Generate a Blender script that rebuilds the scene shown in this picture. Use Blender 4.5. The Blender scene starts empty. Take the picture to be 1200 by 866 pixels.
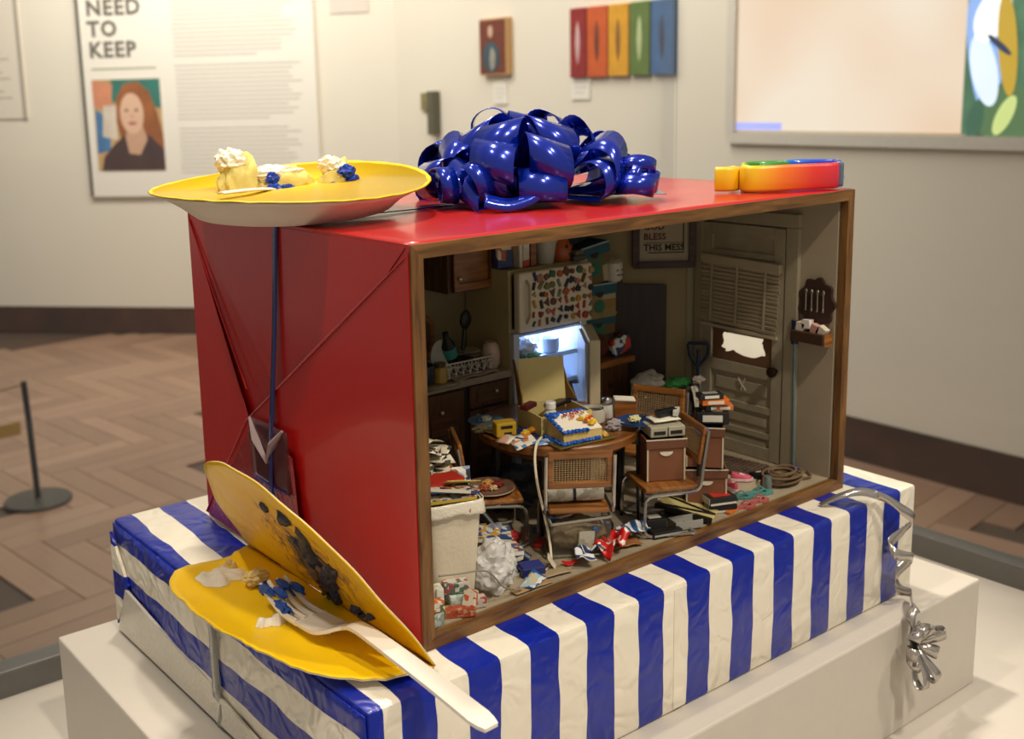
import bpy, bmesh, math, random
from mathutils import Vector, Matrix, Euler, noise
random.seed(7)
PI = math.pi
S = 0.008            # one builder unit = 8 mm
scene = bpy.context.scene
COL = scene.collection

# ---------------------------------------------------------------- camera
def make_camera():
    cd = bpy.data.cameras.new('camera'); cam = bpy.data.objects.new('camera', cd); COL.objects.link(cam)
    yaw, pitch, roll = 0.6502, 0.18884, -0.02637
    f = Vector((math.sin(yaw)*math.cos(pitch), math.cos(yaw)*math.cos(pitch), -math.sin(pitch)))
    r = f.cross(Vector((0, 0, 1))).normalized(); u = r.cross(f)
    r2 = r*math.cos(roll)+u*math.sin(roll); u2 = -r*math.sin(roll)+u*math.cos(roll)
    m = Matrix((r2, u2, -f)).transposed().to_4x4()
    m.translation = Vector((-35.924, -51.579, 33.529))*S
    cam.matrix_world = m
    cd.sensor_width = 36; cd.sensor_fit = 'HORIZONTAL'; cd.lens = 36*1309.43/1200
    cd.shift_x = 64.09/1200; cd.shift_y = -76.72/1200
    cd.clip_start = 0.01; cd.clip_end = 60
    cd.dof.use_dof = True; cd.dof.focus_distance = 0.60; cd.dof.aperture_fstop = 14
    scene.camera = cam
make_camera()

# ---------------------------------------------------------------- world, lights, exposure
scene.view_settings.view_transform = 'Standard'; scene.view_settings.look = 'None'
scene.view_settings.exposure = 0.0; scene.view_settings.gamma = 1.0; scene.view_settings.use_curve_mapping = False
w = bpy.data.worlds.new('room_light'); scene.world = w; w.use_nodes = True
w.node_tree.nodes['Background'].inputs[0].default_value = (1.0, 0.93, 0.83, 1)
w.node_tree.nodes['Background'].inputs[1].default_value = 0.34
def spot(name, loc, target, energy, size=.03, cone=40, col=(1, .91, .78), blend=.6):
    ld = bpy.data.lights.new(name, 'SPOT'); ld.energy = energy; ld.color = col; ld.shadow_soft_size = size
    ld.spot_size = math.radians(cone); ld.spot_blend = blend
    o = bpy.data.objects.new(name, ld); COL.objects.link(o); o.location = Vector(loc)*S
    o.rotation_euler = (Vector(target)-Vector(loc)).to_track_quat('-Z', 'Y').to_euler(); return o
def area(name, loc, target, energy, sx, sy, col=(1, .9, .78)):
    ld = bpy.data.lights.new(name, 'AREA'); ld.energy = energy; ld.color = col; ld.shape = 'RECTANGLE'; ld.size = sx*S; ld.size_y = sy*S
    o = bpy.data.objects.new(name, ld); COL.objects.link(o); o.location = Vector(loc)*S
    o.rotation_euler = (Vector(target)-Vector(loc)).to_track_quat('-Z', 'Y').to_euler(); return o
spot('track_spot', (72, -105, 205), (20, 8, 5), 50, .06, 30)
spot('track_spot', (-12, -140, 192), (20, 10, 5), 62, .06, 30)
spot('track_spot', (-72, 22, 205), (5, 12, 8), 34, .03, 28)
spot('track_spot', (30, 75, 215), (20, 10, 5), 95, .06, 32)
area('wall_washer', (270, 330, 200), (388, 340, 10), 38, 50, 300, (1, .96, .9))
area('wall_washer', (190, 560, 210), (290, 680, 20), 52, 260, 60, (1, .96, .9))

# ---------------------------------------------------------------- materials
def lin(h):
    h = h.lstrip('#'); c = [int(h[i:i+2], 16)/255 for i in (0, 2, 4)]
    return tuple(x/12.92 if x <= .04045 else ((x+.055)/1.055)**2.4 for x in c)+(1,)
_m = {}
def new_mat(key):
    m = bpy.data.materials.new(key); m.use_nodes = True; nt = m.node_tree
    return m, nt, nt.nodes['Principled BSDF']
def tc(nt, scale=1.0):
    t = nt.nodes.new('ShaderNodeTexCoord'); mp = nt.nodes.new('ShaderNodeMapping')
    mp.inputs['Scale'].default_value = (scale,)*3 if not isinstance(scale, tuple) else scale
    nt.links.new(t.outputs['Object'], mp.inputs['Vector']); return mp.outputs[0]
def mat(col, rough=.55, metal=0., var=.06, bump=0., sc=1., coat=0., spec=.5, emis=0., alpha=1., trans=0.):
    key = f'{col}_{rough}_{metal}_{var}_{bump}_{sc}_{coat}_{spec}_{emis}_{alpha}_{trans}'
    if key in _m: return _m[key]
    m, nt, b = new_mat('paint_'+col.strip('#')); L = nt.links
    c = lin(col)
    n = nt.nodes.new('ShaderNodeTexNoise'); n.inputs['Scale'].default_value = 1; n.inputs['Detail'].default_value = 4
    L.new(tc(nt, .6*sc/S), n.inputs['Vector'])
    mx = nt.nodes.new('ShaderNodeMix'); mx.data_type = 'RGBA'
    mx.inputs[6].default_value = tuple(max(0, x*(1-2.2*var)) for x in c[:3])+(1,)
    mx.inputs[7].default_value = tuple(min(1, x*(1+1.6*var)) for x in c[:3])+(1,)
    L.new(n.outputs[0], mx.inputs[0]); L.new(mx.outputs[2], b.inputs['Base Color'])
    b.inputs['Roughness'].default_value = rough; b.inputs['Metallic'].default_value = metal
    b.inputs['Specular IOR Level'].default_value = spec
    b.inputs['Coat Weight'].default_value = coat; b.inputs['Coat Roughness'].default_value = .12
    if bump:
        n2 = nt.nodes.new('ShaderNodeTexNoise'); n2.inputs['Detail'].default_value = 3; L.new(tc(nt, 1.4*sc/S), n2.inputs['Vector'])
        bp = nt.nodes.new('ShaderNodeBump'); bp.inputs['Strength'].default_value = bump; bp.inputs['Distance'].default_value = .4*S
        L.new(n2.outputs[0], bp.inputs['Height']); L.new(bp.outputs[0], b.inputs['Normal'])
    if emis: L.new(mx.outputs[2], b.inputs['Emission Color']); b.inputs['Emission Strength'].default_value = emis
    b.inputs['Alpha'].default_value = alpha; b.inputs['Transmission Weight'].default_value = trans
    _m[key] = m; return m
def ramp(nt, stops, const=False):
    r = nt.nodes.new('ShaderNodeValToRGB'); cr = r.color_ramp
    if const: cr.interpolation = 'CONSTANT'
    while len(cr.elements) < len(stops): cr.elements.new(.5)
    for e, (p, c) in zip(cr.elements, stops): e.position = p; e.color = lin(c) if isinstance(c, str) else c
    return r
def wood(dark, light, rough=.5, axis=0, sc=1., coat=0.):
    key = f'wood{dark}{light}{rough}{axis}{sc}{coat}'
    if key in _m: return _m[key]
    m, nt, b = new_mat('wood_grain'); L = nt.links
    s = [5.]*3; s[axis] = .5
    v = tc(nt, tuple(x*sc*.35/S for x in s))
    n = nt.nodes.new('ShaderNodeTexNoise'); n.inputs['Scale'].default_value = 1; n.inputs['Detail'].default_value = 6; n.inputs['Distortion'].default_value = .6
    L.new(v, n.inputs['Vector']); r = ramp(nt, [(.3, dark), (.7, light)]); L.new(n.outputs[0], r.inputs[0])
    L.new(r.outputs[0], b.inputs['Base Color']); b.inputs['Roughness'].default_value = rough; b.inputs['Coat Weight'].default_value = coat
    bp = nt.nodes.new('ShaderNodeBump'); bp.inputs['Strength'].default_value = .25; bp.inputs['Distance'].default_value = .1*S
    L.new(n.outputs[0], bp.inputs['Height']); L.new(bp.outputs[0], b.inputs['Normal'])
    _m[key] = m; return m
def printed(pal, sc=1., rough=.45, lines=0., seed=0.):
    """flat print: patches of colour from a palette, optionally broken by rows of small type"""
    key = f'print{pal}{sc}{rough}{lines}{seed}'
    if key in _m: return _m[key]
    m, nt, b = new_mat('printed_paper'); L = nt.links
    v = tc(nt, sc*1.3/S)
    ad = nt.nodes.new('ShaderNodeVectorMath'); ad.operation = 'ADD'; ad.inputs[1].default_value = (seed*7.3, seed*3.1, seed*5.7); L.new(v, ad.inputs[0])
    vo = nt.nodes.new('ShaderNodeTexVoronoi'); vo.distance = 'CHEBYCHEV'; vo.inputs['Scale'].default_value = 1; L.new(ad.outputs[0], vo.inputs['Vector'])
    sp = nt.nodes.new('ShaderNodeSeparateColor'); L.new(vo.outputs['Color'], sp.inputs[0])
    r = ramp(nt, [(i/len(pal), c) for i, c in enumerate(pal)], True); L.new(sp.outputs[0], r.inputs[0])
    out = r.outputs[0]
    if lines:
        wv = nt.nodes.new('ShaderNodeTexWave'); wv.bands_direction = 'DIAGONAL'; wv.inputs['Scale'].default_value = lines; wv.inputs['Distortion'].default_value = 2.5; wv.inputs['Detail Scale'].default_value = 4
        L.new(ad.outputs[0], wv.inputs['Vector'])
        r2 = ramp(nt, [(0, (.08, .08, .08, 1)), (.35, (1, 1, 1, 1))]); L.new(wv.outputs[0], r2.inputs[0])
        mx = nt.nodes.new('ShaderNodeMix'); mx.data_type = 'RGBA'; mx.blend_type = 'MULTIPLY'; mx.inputs[0].default_value = .75
        L.new(out, mx.inputs[6]); L.new(r2.outputs[0], mx.inputs[7]); out = mx.outputs[2]
    L.new(out, b.inputs['Base Color']); b.inputs['Roughness'].default_value = rough
    _m[key] = m; return m
def glassy(col='#ffffff', alpha=.1, rough=.05):
    key = f'glassy{col}{alpha}{rough}'
    if key in _m: return _m[key]
    m, nt, b = new_mat('clear_sheet'); L = nt.links
    tr = nt.nodes.new('ShaderNodeBsdfTransparent'); gl = nt.nodes.new('ShaderNodeBsdfGlossy'); gl.inputs['Roughness'].default_value = rough
    di = nt.nodes.new('ShaderNodeBsdfDiffuse'); di.inputs[0].default_value = lin(col); tr.inputs[0].default_value = (.97, .98, .97, 1)
    fr = nt.nodes.new('ShaderNodeFresnel'); fr.inputs[0].default_value = 1.35
    m1 = nt.nodes.new('ShaderNodeMixShader'); m2 = nt.nodes.new('ShaderNodeMixShader'); m1.inputs[0].default_value = alpha
    L.new(tr.outputs[0], m1.inputs[1]); L.new(di.outputs[0], m1.inputs[2]); mf = nt.nodes.new('ShaderNodeMath'); mf.operation = 'MULTIPLY'; mf.inputs[1].default_value = .35 if alpha < .05 else 1.; L.new(fr.outputs[0], mf.inputs[0]); L.new(mf.outputs[0], m2.inputs[0])
    L.new(m1.outputs[0], m2.inputs[1]); L.new(gl.outputs[0], m2.inputs[2]); L.new(m2.outputs[0], nt.nodes['Material Output'].inputs[0])
    _m[key] = m; return m

# ---------------------------------------------------------------- mesh builder
def R3(rx=0, ry=0, rz=0): return Euler((math.radians(rx), math.radians(ry), math.radians(rz))).to_matrix()
class B:
    def __init__(s): s.bm = bmesh.new()
    def _add(s, vs, fs):
        bv = [s.bm.verts.new(Vector(v)) for v in vs]
        for f in fs:
            try: s.bm.faces.new([bv[i] for i in f])
            except ValueError: pass
        return bv
    def box(s, c, d, rot=(0, 0, 0), bev=0., taper=1.):
        t = bmesh.new(); m = Matrix.Translation(Vector(c)) @ R3(*rot).to_4x4() @ Matrix.Diagonal((d[0], d[1], d[2], 1))
        bmesh.ops.create_cube(t, size=1)
        if taper != 1:
            for v in t.verts:
                if v.co.z < 0: v.co.x *= taper; v.co.y *= taper
        bmesh.ops.transform(t, matrix=m, verts=t.verts)
        if bev: bmesh.ops.bevel(t, geom=t.edges[:], offset=bev, segments=2, profile=.5, affect='EDGES', clamp_overlap=True)
        s._merge(t); return s
    def _merge(s, t):
        vs = [v.co.copy() for v in t.verts]; t.verts.index_update()
        s._add(vs, [[v.index for v in f.verts] for f in t.faces]); t.free()
    def tube(s, pts, r, seg=8, closed=False):
        pts = [Vector(p) for p in pts]; n = len(pts); rs = r if isinstance(r, (list, tuple)) else [r]*n
        vs = []; up = None
        for i, p in enumerate(pts):
            a = pts[(i-1) % n] if (closed or i > 0) else p; c = pts[(i+1) % n] if (closed or i < n-1) else p
            t = (c-a)
            if t.length < 1e-9: t = Vector((0, 0, 1))
            t.normalize()
            if up is None: up = Vector((0, 0, 1)) if abs(t.z) < .9 else Vector((1, 0, 0))
            x = t.cross(up)
            if x.length < 1e-6: x = t.orthogonal()
            x.normalize(); up = x.cross(t).normalized()
            for k in range(seg):
                a_ = 2*PI*k/seg; vs.append(p+x*math.cos(a_)*rs[i]+up*math.sin(a_)*rs[i])
        fs = []
        m = n if closed else n-1
        for i in range(m):
            for k in range(seg):
                j = (i+1) % n; fs.append([i*seg+k, i*seg+(k+1) % seg, j*seg+(k+1) % seg, j*seg+k])
        if not closed: fs += [list(range(seg))[::-1], [(n-1)*seg+k for k in range(seg)]]
        s._add(vs, fs); return s
    def lathe(s, prof, c=(0, 0, 0), seg=24, rot=(0, 0, 0), sx=1., sy=1., wob=None):
        m = R3(*rot); c = Vector(c); vs = []; fs = []
        for (r, z) in prof:
            for k in range(seg):
                a = 2*PI*k/seg; q = wob(a, r) if wob else (1, 0)
                vs.append(c+m @ Vector((r*q[0]*math.cos(a)*sx, r*q[0]*math.sin(a)*sy, z+q[1])))
        for i in range(len(prof)-1):
            for k in range(seg): fs.append([i*seg+k, i*seg+(k+1) % seg, (i+1)*seg+(k+1) % seg, (i+1)*seg+k])
        fs += [list(range(seg))[::-1], [(len(prof)-1)*seg+k for k in range(seg)]]
        s._add(vs, fs); return s
    def prism(s, poly, h, mtx=None, z0=0.):
        n = len(poly); m = mtx or Matrix.Identity(4)
        vs = [m @ Vector((p[0], p[1], z0)) for p in poly]+[m @ Vector((p[0], p[1], z0+h)) for p in poly]
        s._add(vs, [list(range(n))[::-1], list(range(n, 2*n))]+[[i, (i+1) % n, n+(i+1) % n, n+i] for i in range(n)]); return s
    def ribbon(s, pts, wid, th=.04):
        """pts centre line, wid = list of half-width vectors; a thin solid strap"""
        n = len(pts); vs = []
        for i in range(n):
            p = Vector(pts[i]); w_ = Vector(wid[i]); t = Vector(pts[min(i+1, n-1)])-Vector(pts[max(i-1, 0)])
            nn = t.cross(w_); nn = nn.normalized()*th*.5 if nn.length > 1e-9 else Vector((0, 0, th*.5))
            vs += [p-w_-nn, p+w_-nn, p+w_+nn, p-w_+nn]
        fs = [[0, 1, 2, 3], [4*n-1, 4*n-2, 4*n-3, 4*n-4]]
        for i in range(n-1):
            for k in range(4): fs.append([4*i+k, 4*i+(k+1) % 4, 4*i+4+(k+1) % 4, 4*i+4+k][::-1])
        s._add(vs, fs); return s
    def grid(s, fn, nu, nv, th=0.):
        """surface fn(u,v)->point, u,v in 0..1, optional thickness along -normal"""
        P = [[Vector(fn(i/nu, j/nv)) for j in range(nv+1)] for i in range(nu+1)]
        vs = [p for r in P for p in r]; W = nv+1
        fs = [[i*W+j, (i+1)*W+j, (i+1)*W+j+1, i*W+j+1] for i in range(nu) for j in range(nv)]
        if th:
            N = len(vs); b2 = []
            for i in range(nu+1):
                for j in range(nv+1):
                    du = P[min(i+1, nu)][j]-P[max(i-1, 0)][j]; dv = P[i][min(j+1, nv)]-P[i][max(j-1, 0)]
                    nn = du.cross(dv); nn = nn.normalized()*th if nn.length > 1e-9 else Vector((0, 0, th)); b2.append(P[i][j]-nn)
            vs += b2; fs += [[N+a for a in f][::-1] for f in fs[:nu*nv]]
            per = [i*W for i in range(nu+1)]+[nu*W+j for j in range(1, nv+1)]+[i*W+nv for i in range(nu-1, -1, -1)]+[j for j in range(nv-1, 0, -1)]
            for a, b_ in zip(per, per[1:]+per[:1]): fs.append([b_, a, N+a, N+b_])
        s._add(vs, fs); return s
    def blob(s, c, d, amp=.2, freq=1.2, sub=3, seed=0., rot=(0, 0, 0), flat=None):
        t = bmesh.new(); bmesh.ops.create_icosphere(t, subdivisions=sub, radius=.5); m = R3(*rot)
        for v in t.verts:
            q = v.co.normalized(); k = 1+amp*noise.noise(q*freq*2+Vector((seed*5.1, seed*2.3, seed)))*1.6
            v.co = Vector((q.x*d[0]*.5*k, q.y*d[1]*.5*k, q.z*d[2]*.5*k))
            if flat is not None and v.co.z < flat: v.co.z = flat
            v.co = m @ v.co+Vector(c)
        s._merge(t); return s
    def sheet(s, w_, h_, amp=.1, seed=0., c=(0, 0, 0), rot=(0, 0, 0), nu=8, nv=6, th=.03, freq=.8):
        m = R3(*rot); c = Vector(c)
        def fn(u, v):
            x, y = (u-.5)*w_, (v-.5)*h_; z = amp*noise.noise(Vector((x*freq+seed*3.3, y*freq, seed)))
            return c+m @ Vector((x, y, z+amp*.5))
        return s.grid(fn, nu, nv, th)
    def obj(s, name, m, parent=None, loc=(0, 0, 0), rot=(0, 0, 0), smooth=False, label=None, kind=None, sub=0):
        for v in s.bm.verts: v.co *= S
        bmesh.ops.recalc_face_normals(s.bm, faces=s.bm.faces[:])
        me = bpy.data.meshes.new(name); s.bm.to_mesh(me); s.bm.free(); me.materials.append(m)
        if smooth:
            me.polygons.foreach_set('use_smooth', [True]*len(me.polygons))
            if smooth != 'all': me.set_sharp_from_angle(angle=math.radians(40))
        o = bpy.data.objects.new(name, me); COL.objects.link(o)
        o.location = Vector(loc)*S; o.rotation_euler = tuple(math.radians(a) for a in rot)
        if parent is not None: o.parent = parent
        if label: o['label'] = label
        if kind: o['kind'] = kind
        if sub:
            md = o.modifiers.new('smooth', 'SUBSURF'); md.levels = sub; md.render_levels = sub
        return o
def T(name, label, cat, loc=(0, 0, 0), rot=(0, 0, 0), group=None):
    o = bpy.data.objects.new(name, None); COL.objects.link(o); o.empty_display_size = .01
    o.location = Vector(loc)*S; o.rotation_euler = tuple(math.radians(a) for a in rot)
    o['label'] = label; o['category'] = cat
    if group: o['group'] = group
    return o
def tag(o, label, cat, group=None):
    o['label'] = label; o['category'] = cat
    if group: o['group'] = group
    return o
def struct(o): o['kind'] = 'structure'; return o
def text(s, size, m, parent, loc, mtx, name='lettering', ext=.02, bold=.0):
    """loc in units; mtx = 3x3 whose columns are the reading direction, the up direction and the outward normal"""
    c = bpy.data.curves.new(name, 'FONT'); c.body = s; c.size = size*S; c.extrude = ext*S; c.space_character = 1.14 if size > 10 else 1.; c.offset = bold*S; c.materials.append(m)
    c.resolution_u = 2
    tmp = bpy.data.objects.new(name, c); COL.objects.link(tmp)
    me = bpy.data.meshes.new_from_object(tmp.evaluated_get(bpy.context.evaluated_depsgraph_get())); me.name = name
    bpy.data.objects.remove(tmp); bpy.data.curves.remove(c)
    o = bpy.data.objects.new(name, me); COL.objects.link(o)
    if parent is not None: o.parent = parent
    o.matrix_local = Matrix.Translation(Vector(loc)*S) @ mtx.to_4x4(); return o
def cols(a, b, c): return Matrix((Vector(a), Vector(b), Vector(c))).transposed()
def fillet(pts, r, n=4):
    out = [Vector(pts[0])]
    for a, b_, c in zip(pts, pts[1:], pts[2:]):
        a, b_, c = Vector(a), Vector(b_), Vector(c); d1 = (a-b_); d2 = (c-b_); k = min(r, d1.length*.49, d2.length*.49)
        p, q = b_+d1.normalized()*k, b_+d2.normalized()*k
        for i in range(n+1):
            t = i/n; out.append(p*(1-t)**2+b_*2*t*(1-t)+q*t*t)
    out.append(Vector(pts[-1])); return out
def spline(pts, n=6):
    P_ = [Vector(p) for p in pts]; P_ = [P_[0]]+P_+[P_[-1]]; out = []
    for i in range(1, len(P_)-2):
        p0, p1, p2, p3 = P_[i-1:i+3]
        for k in range(n):
            t = k/n; out.append(.5*((2*p1)+(p2-p0)*t+(2*p0-5*p1+4*p2-p3)*t*t+(3*p1-p0-3*p2+p3)*t**3))
    out.append(P_[-2]); return out
# ================================================================ GALLERY
ZF = -131.
RX = 388.
M_wall = mat('#e4d9c6', .8, var=.02, sc=.02)
M_dark = wood('#2c1a12', '#4a2c1c', .45, 0, .03)
# left wall: from pA along dL
pA = Vector((188.5, 782.5, 0)); dL = Vector((84.85, -92.3, 0)).normalized(); nL = Vector((-dL.y, dL.x, 0))
if nL.dot(Vector((-1, -1, 0))) < 0: nL = -nL
cornerL = pA+dL*((RX-pA.x)/dL.x)
def frameL(t, z): return pA+dL*t+Vector((0, 0, z))
ML = cols(dL, (0, 0, 1), nL) if dL.cross(Vector((0, 0, 1))).dot(nL) > 0 else cols(dL, (0, 0, 1), nL)
def wallbox(p0, p1, z0, z1, th, nrm):
    b = B(); q = -nrm*th
    P0, P1 = Vector((p0.x, p0.y, 0)), Vector((p1.x, p1.y, 0))
    vs = [P0+Vector((0, 0, z0)), P1+Vector((0, 0, z0)), P1+Vector((0, 0, z1)), P0+Vector((0, 0, z1))]
    b._add(vs+[v+q for v in vs], [[0, 1, 2, 3], [7, 6, 5, 4], [0, 4, 5, 1], [1, 5, 6, 2], [2, 6, 7, 3], [3, 7, 4, 0]]); return b
struct(wallbox(pA-dL*330, cornerL, ZF, 210, 10, nL).obj('wall_left', M_wall))
struct(wallbox(Vector((RX, cornerL.y, 0)), Vector((RX, -60, 0)), ZF, 210, 10, Vector((-1, 0, 0))).obj('wall_right', M_wall))
bb = wallbox(pA-dL*330+nL*1.5, cornerL+nL*1.5, ZF, ZF+19, 1.5, nL); struct(bb.obj('baseboard_left', M_dark))
bb = wallbox(Vector((RX-1.5, cornerL.y, 0)), Vector((RX-1.5, -60, 0)), ZF, ZF+19, 1.5, Vector((-1, 0, 0))); struct(bb.obj('baseboard_right', M_dark))

# floor with herringbone planks
fl = struct(B().box((180, 380, ZF-4), (1100, 1500, 6)).obj('floor', mat('#4a3628', .6, var=.05)))
def plank_mat():
    m, nt, b = new_mat('floor_plank'); L = nt.links
    oi = nt.nodes.new('ShaderNodeObjectInfo')
    v = tc(nt, (.05/S, .6/S, 1)); n = nt.nodes.new('ShaderNodeTexNoise'); n.inputs['Scale'].default_value = 1; n.inputs['Detail'].default_value = 5; L.new(v, n.inputs['Vector'])
    ad = nt.nodes.new('ShaderNodeMath'); ad.operation = 'MULTIPLY_ADD'; ad.inputs[1].default_value = .55; L.new(oi.outputs['Random'], ad.inputs[0])
    mu = nt.nodes.new('ShaderNodeMath'); mu.operation = 'MULTIPLY'; mu.inputs[1].default_value = .45; L.new(n.outputs[0], mu.inputs[0]); L.new(mu.outputs[0], ad.inputs[2])
    r = ramp(nt, [(.15, '#84644f'), (.5, '#94725b'), (.85, '#a5836b')]); L.new(ad.outputs[0], r.inputs[0])
    L.new(r.outputs[0], b.inputs['Base Color']); b.inputs['Roughness'].default_value = .32; return m
PM = plank_mat()
Lp, Wp = 60., 12.
pm_ = bpy.data.meshes.new('plank'); bmx = B(); bmx.box((0, 0, 0), (Lp-.3, Wp-.3, 1), bev=.15)
for v in bmx.bm.verts: v.co *= S
bmx.bm.to_mesh(pm_); bmx.bm.free(); pm_.materials.append(PM)
cam0 = Vector((-35.9, -51.6)); fw = Vector((.605, .796)); rt = Vector((.796, -.605))
cand = []
ang = math.radians(-83)
ax = Vector((math.cos(ang), math.sin(ang))); ay = Vector((-ax.y, ax.x))
for k in range(-90, 90):
    for m_ in range(-12, 12):
        for (cx, cy, ra) in ((k*Wp+Lp/2+2*m_*Lp, k*Wp+Wp/2, 0), (k*Wp-Wp/2+2*m_*Lp, k*Wp+Lp/2, 90)):
            p = Vector((160, 400))+ax*cx+ay*cy
            q = p-cam0; d = q.dot(fw); s_ = q.dot(rt)
            if not 150 < d < 760: continue
            a_ = s_/d
            if (-.47 < a_ < -.2 and d > 190) or (.3 < a_ < .56 and d < 560): cand.append((d, p, ra))
cand.sort(key=lambda t: t[0])
occ = []
for d, p, ra in cand[:300]:
    o = bpy.data.objects.new('plank', pm_); COL.objects.link(o); o.parent = fl
    o.location = Vector((p.x, p.y, ZF-.55+random.uniform(-.03, .03)))*S; o.rotation_euler = (0, 0, ang+math.radians(ra))

# projection screen on right wall
MR = cols((0, -1, 0), (0, 0, 1), (-1, 0, 0))
def screen_mats():
    m, nt, b = new_mat('projected_light'); L = nt.links
    t = nt.nodes.new('ShaderNodeTexCoord'); n = nt.nodes.new('ShaderNodeTexNoise'); n.inputs['Scale'].default_value = 1.6; n.inputs['Detail'].default_value = 1
    L.new(t.outputs['Object'], n.inputs['Vector']); r = ramp(nt, [(.35, '#f3cfae'), (.6, '#fbe8d2')]); L.new(n.outputs[0], r.inputs[0])
    b.inputs['Base Color'].default_value = (.1, .1, .1, 1); L.new(r.outputs[0], b.inputs['Emission Color']); b.inputs['Emission Strength'].default_value = .95
    m2, nt, b = new_mat('projected_picture'); L = nt.links
    t = nt.nodes.new('ShaderNodeTexCoord'); n = nt.nodes.new('ShaderNodeTexVoronoi'); n.feature = 'SMOOTH_F1'; n.inputs['Scale'].default_value = 2.6; n.inputs['Smoothness'].default_value = .3
    L.new(t.outputs['Object'], n.inputs['Vector']); sp = nt.nodes.new('ShaderNodeSeparateColor'); L.new(n.outputs['Color'], sp.inputs[0])
    r = ramp(nt, [(.2, '#4f7a5a'), (.4, '#7fa0d8'), (.55, '#dfeeff'), (.8, '#c9a83a')]); L.new(sp.outputs[0], r.inputs[0])
    b.inputs['Base Color'].default_value = (.1, .1, .1, 1); L.new(r.outputs[0], b.inputs['Emission Color']); b.inputs['Emission Strength'].default_value = .6
    return m, m2
m1, m2 = screen_mats()
scr = T('projection_screen', 'large glowing screen in a white wall frame, cream field beside a bright picture', 'screen', (RX, 288, 11))
B().box((-1, -95, -2.5), (4, 196, 5)).box((-1, 1.4, 46), (3.8, 4.8, 91.8)).obj('screen_frame', mat('#d8cfc0', .6), scr)
B().box((-.6, -55.5, 46), (.8, 108.5, 90)).obj('blank_field', m1, scr, label='cream coloured lit field')
pic = B().box((-.6, -143, 46), (.8, 66, 90)).obj('lit_picture', mat('#4d7358', .5, emis=.8, var=.3, sc=.12), scr, label='picture of white petals over green')
def disc(c, ry, rz, rot, m, n='petal'):
    b = B(); poly = [(ry*math.cos(2*PI*k/28), rz*math.sin(2*PI*k/28)) for k in range(28)]
    b.prism(poly, .2, Matrix.Translation(Vector(c)) @ cols((0, -1, 0), (0, 0, 1), (-1, 0, 0)).to_4x4() @ Matrix.Rotation(math.radians(rot), 4, 'Z')); return b.obj(n, m, pic)
EB = lambda c, e=.85: mat(c, .5, emis=e, var=.05, sc=.1)
disc((-1.1, -117.5, 30), 6, 26, 10, EB('#8fb2ee', .75), 'blue_petal')
disc((-1.3, -120, 45), 6.5, 10, -24, EB('#f4fbff')); disc((-1.3, -118, 25), 5, 14, 14, EB('#dbe8ff'))
disc((-1.2, -127, 9), 12, 11, 0, EB('#56754f', .7), 'green_leaf'); disc((-1.25, -115.5, 6), 3.2, 8, -10, EB('#3f6450', .7), 'green_leaf')
disc((-1.5, -126.5, 34), 3.6, 19, 6, EB('#c8a536', .65), 'gold_petal'); disc((-1.6, -127, 8), 3, 8, -25, EB('#c9d98a', .75), 'pale_petal')
disc((-1.7, -123.5, 34), 1.2, 6, 50, EB('#3a4460', .5), 'dark_gap')
B().box((-1.1, -14, 2.9), (.2, 25, 3.2)).obj('blue_corner', EB('#9aa2f0', .8), scr)

# five felted colour panels, portrait, labels
for nm, col, y0, y1, lab in (('red', '#8e1d1a', 396.7, 384, 'dark red tall canvas, leftmost of the five colour panels on the wall'),
                        ('orange', '#c8561c', 383.6, 368.5, 'orange tall canvas between the dark red and the yellow panels'),
                        ('yellow', '#d99a17', 368, 353.5, 'yellow tall canvas in the middle of the five colour panels'),
                        ('green', '#5d7430', 353, 339, 'green tall canvas between the yellow and the blue panels'),
                        ('blue', '#3f6594', 338.5, 323.5, 'blue tall canvas, rightmost of the five colour panels')):
    t = T('colour_panel', lab, 'artwork', (RX, (y0+y1)/2, 56.5), group='five colour panels hung in a row')
    B().box((-1.7, 0, 0), (3.4, abs(y1-y0)-.6, 36), bev=.5).obj('canvas', mat(col, .9, bump=.4, sc=.3, var=.15), t)
    b = B(); b.lathe([(.1, -12), (1.4, -6), (1.9, 0), (1.3, 7), (.1, 12)], (-3.3, 0, 0), 10, sx=.35, sy=1.); b.obj('spindle', mat({'red': '#c9a3a0', 'orange': '#6b2a10', 'yellow': '#8a5a12', 'green': '#b8c08a', 'blue': '#2e3350'}[nm], .8), t, smooth=True)
def wlabel(y, z, w_, h_, lab):
    t = T('wall_label', lab, 'label', (RX, y, z), group='printed wall labels')
    B().box((-.5, 0, 0), (1, w_, h_)).obj('card', mat('#ebe3d6', .6, var=.01), t)
    b = B()
    for i in range(3): b.box((-1.02, .6*(i == 2), h_*.25-i*h_*.22), (.05, w_*(.7-.2*(i == 2)), .35))
    b.obj('small_print', mat('#a59c90', .7), t, kind='stuff')
wlabel(391, 33, 14, 12, 'white wall label under the red and orange panels')
wlabel(458, 31, 12, 12, 'white wall label under the small portrait')
wlabel(524, 12, 10, 12, 'white wall label under the tiny picture by the corner')
t = T('portrait_painting', 'small portrait with a rust red background and a thick pale edge', 'painting', (RX, 460, 57.7))
B().box((-2, 0, 0), (4, 25, 32)).obj('panel', mat('#b98d55', .7, var=.1), t)
B().box((-4.1, .5, 0), (.3, 23, 30)).obj('ground', mat('#6e2c14', .7, var=.2, sc=.3), t)
b = B(); b.blob((-4.4, 2, 8.5), (.6, 4.4, 7), .05); b.obj('head', mat('#c9a58a', .7), t, smooth=True)
b = B(); b.blob((-4.4, 1.5, -6), (.7, 15, 17), .1, seed=2); b.obj('coat', mat('#2f4a55', .7, var=.2), t, smooth=True)
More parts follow.
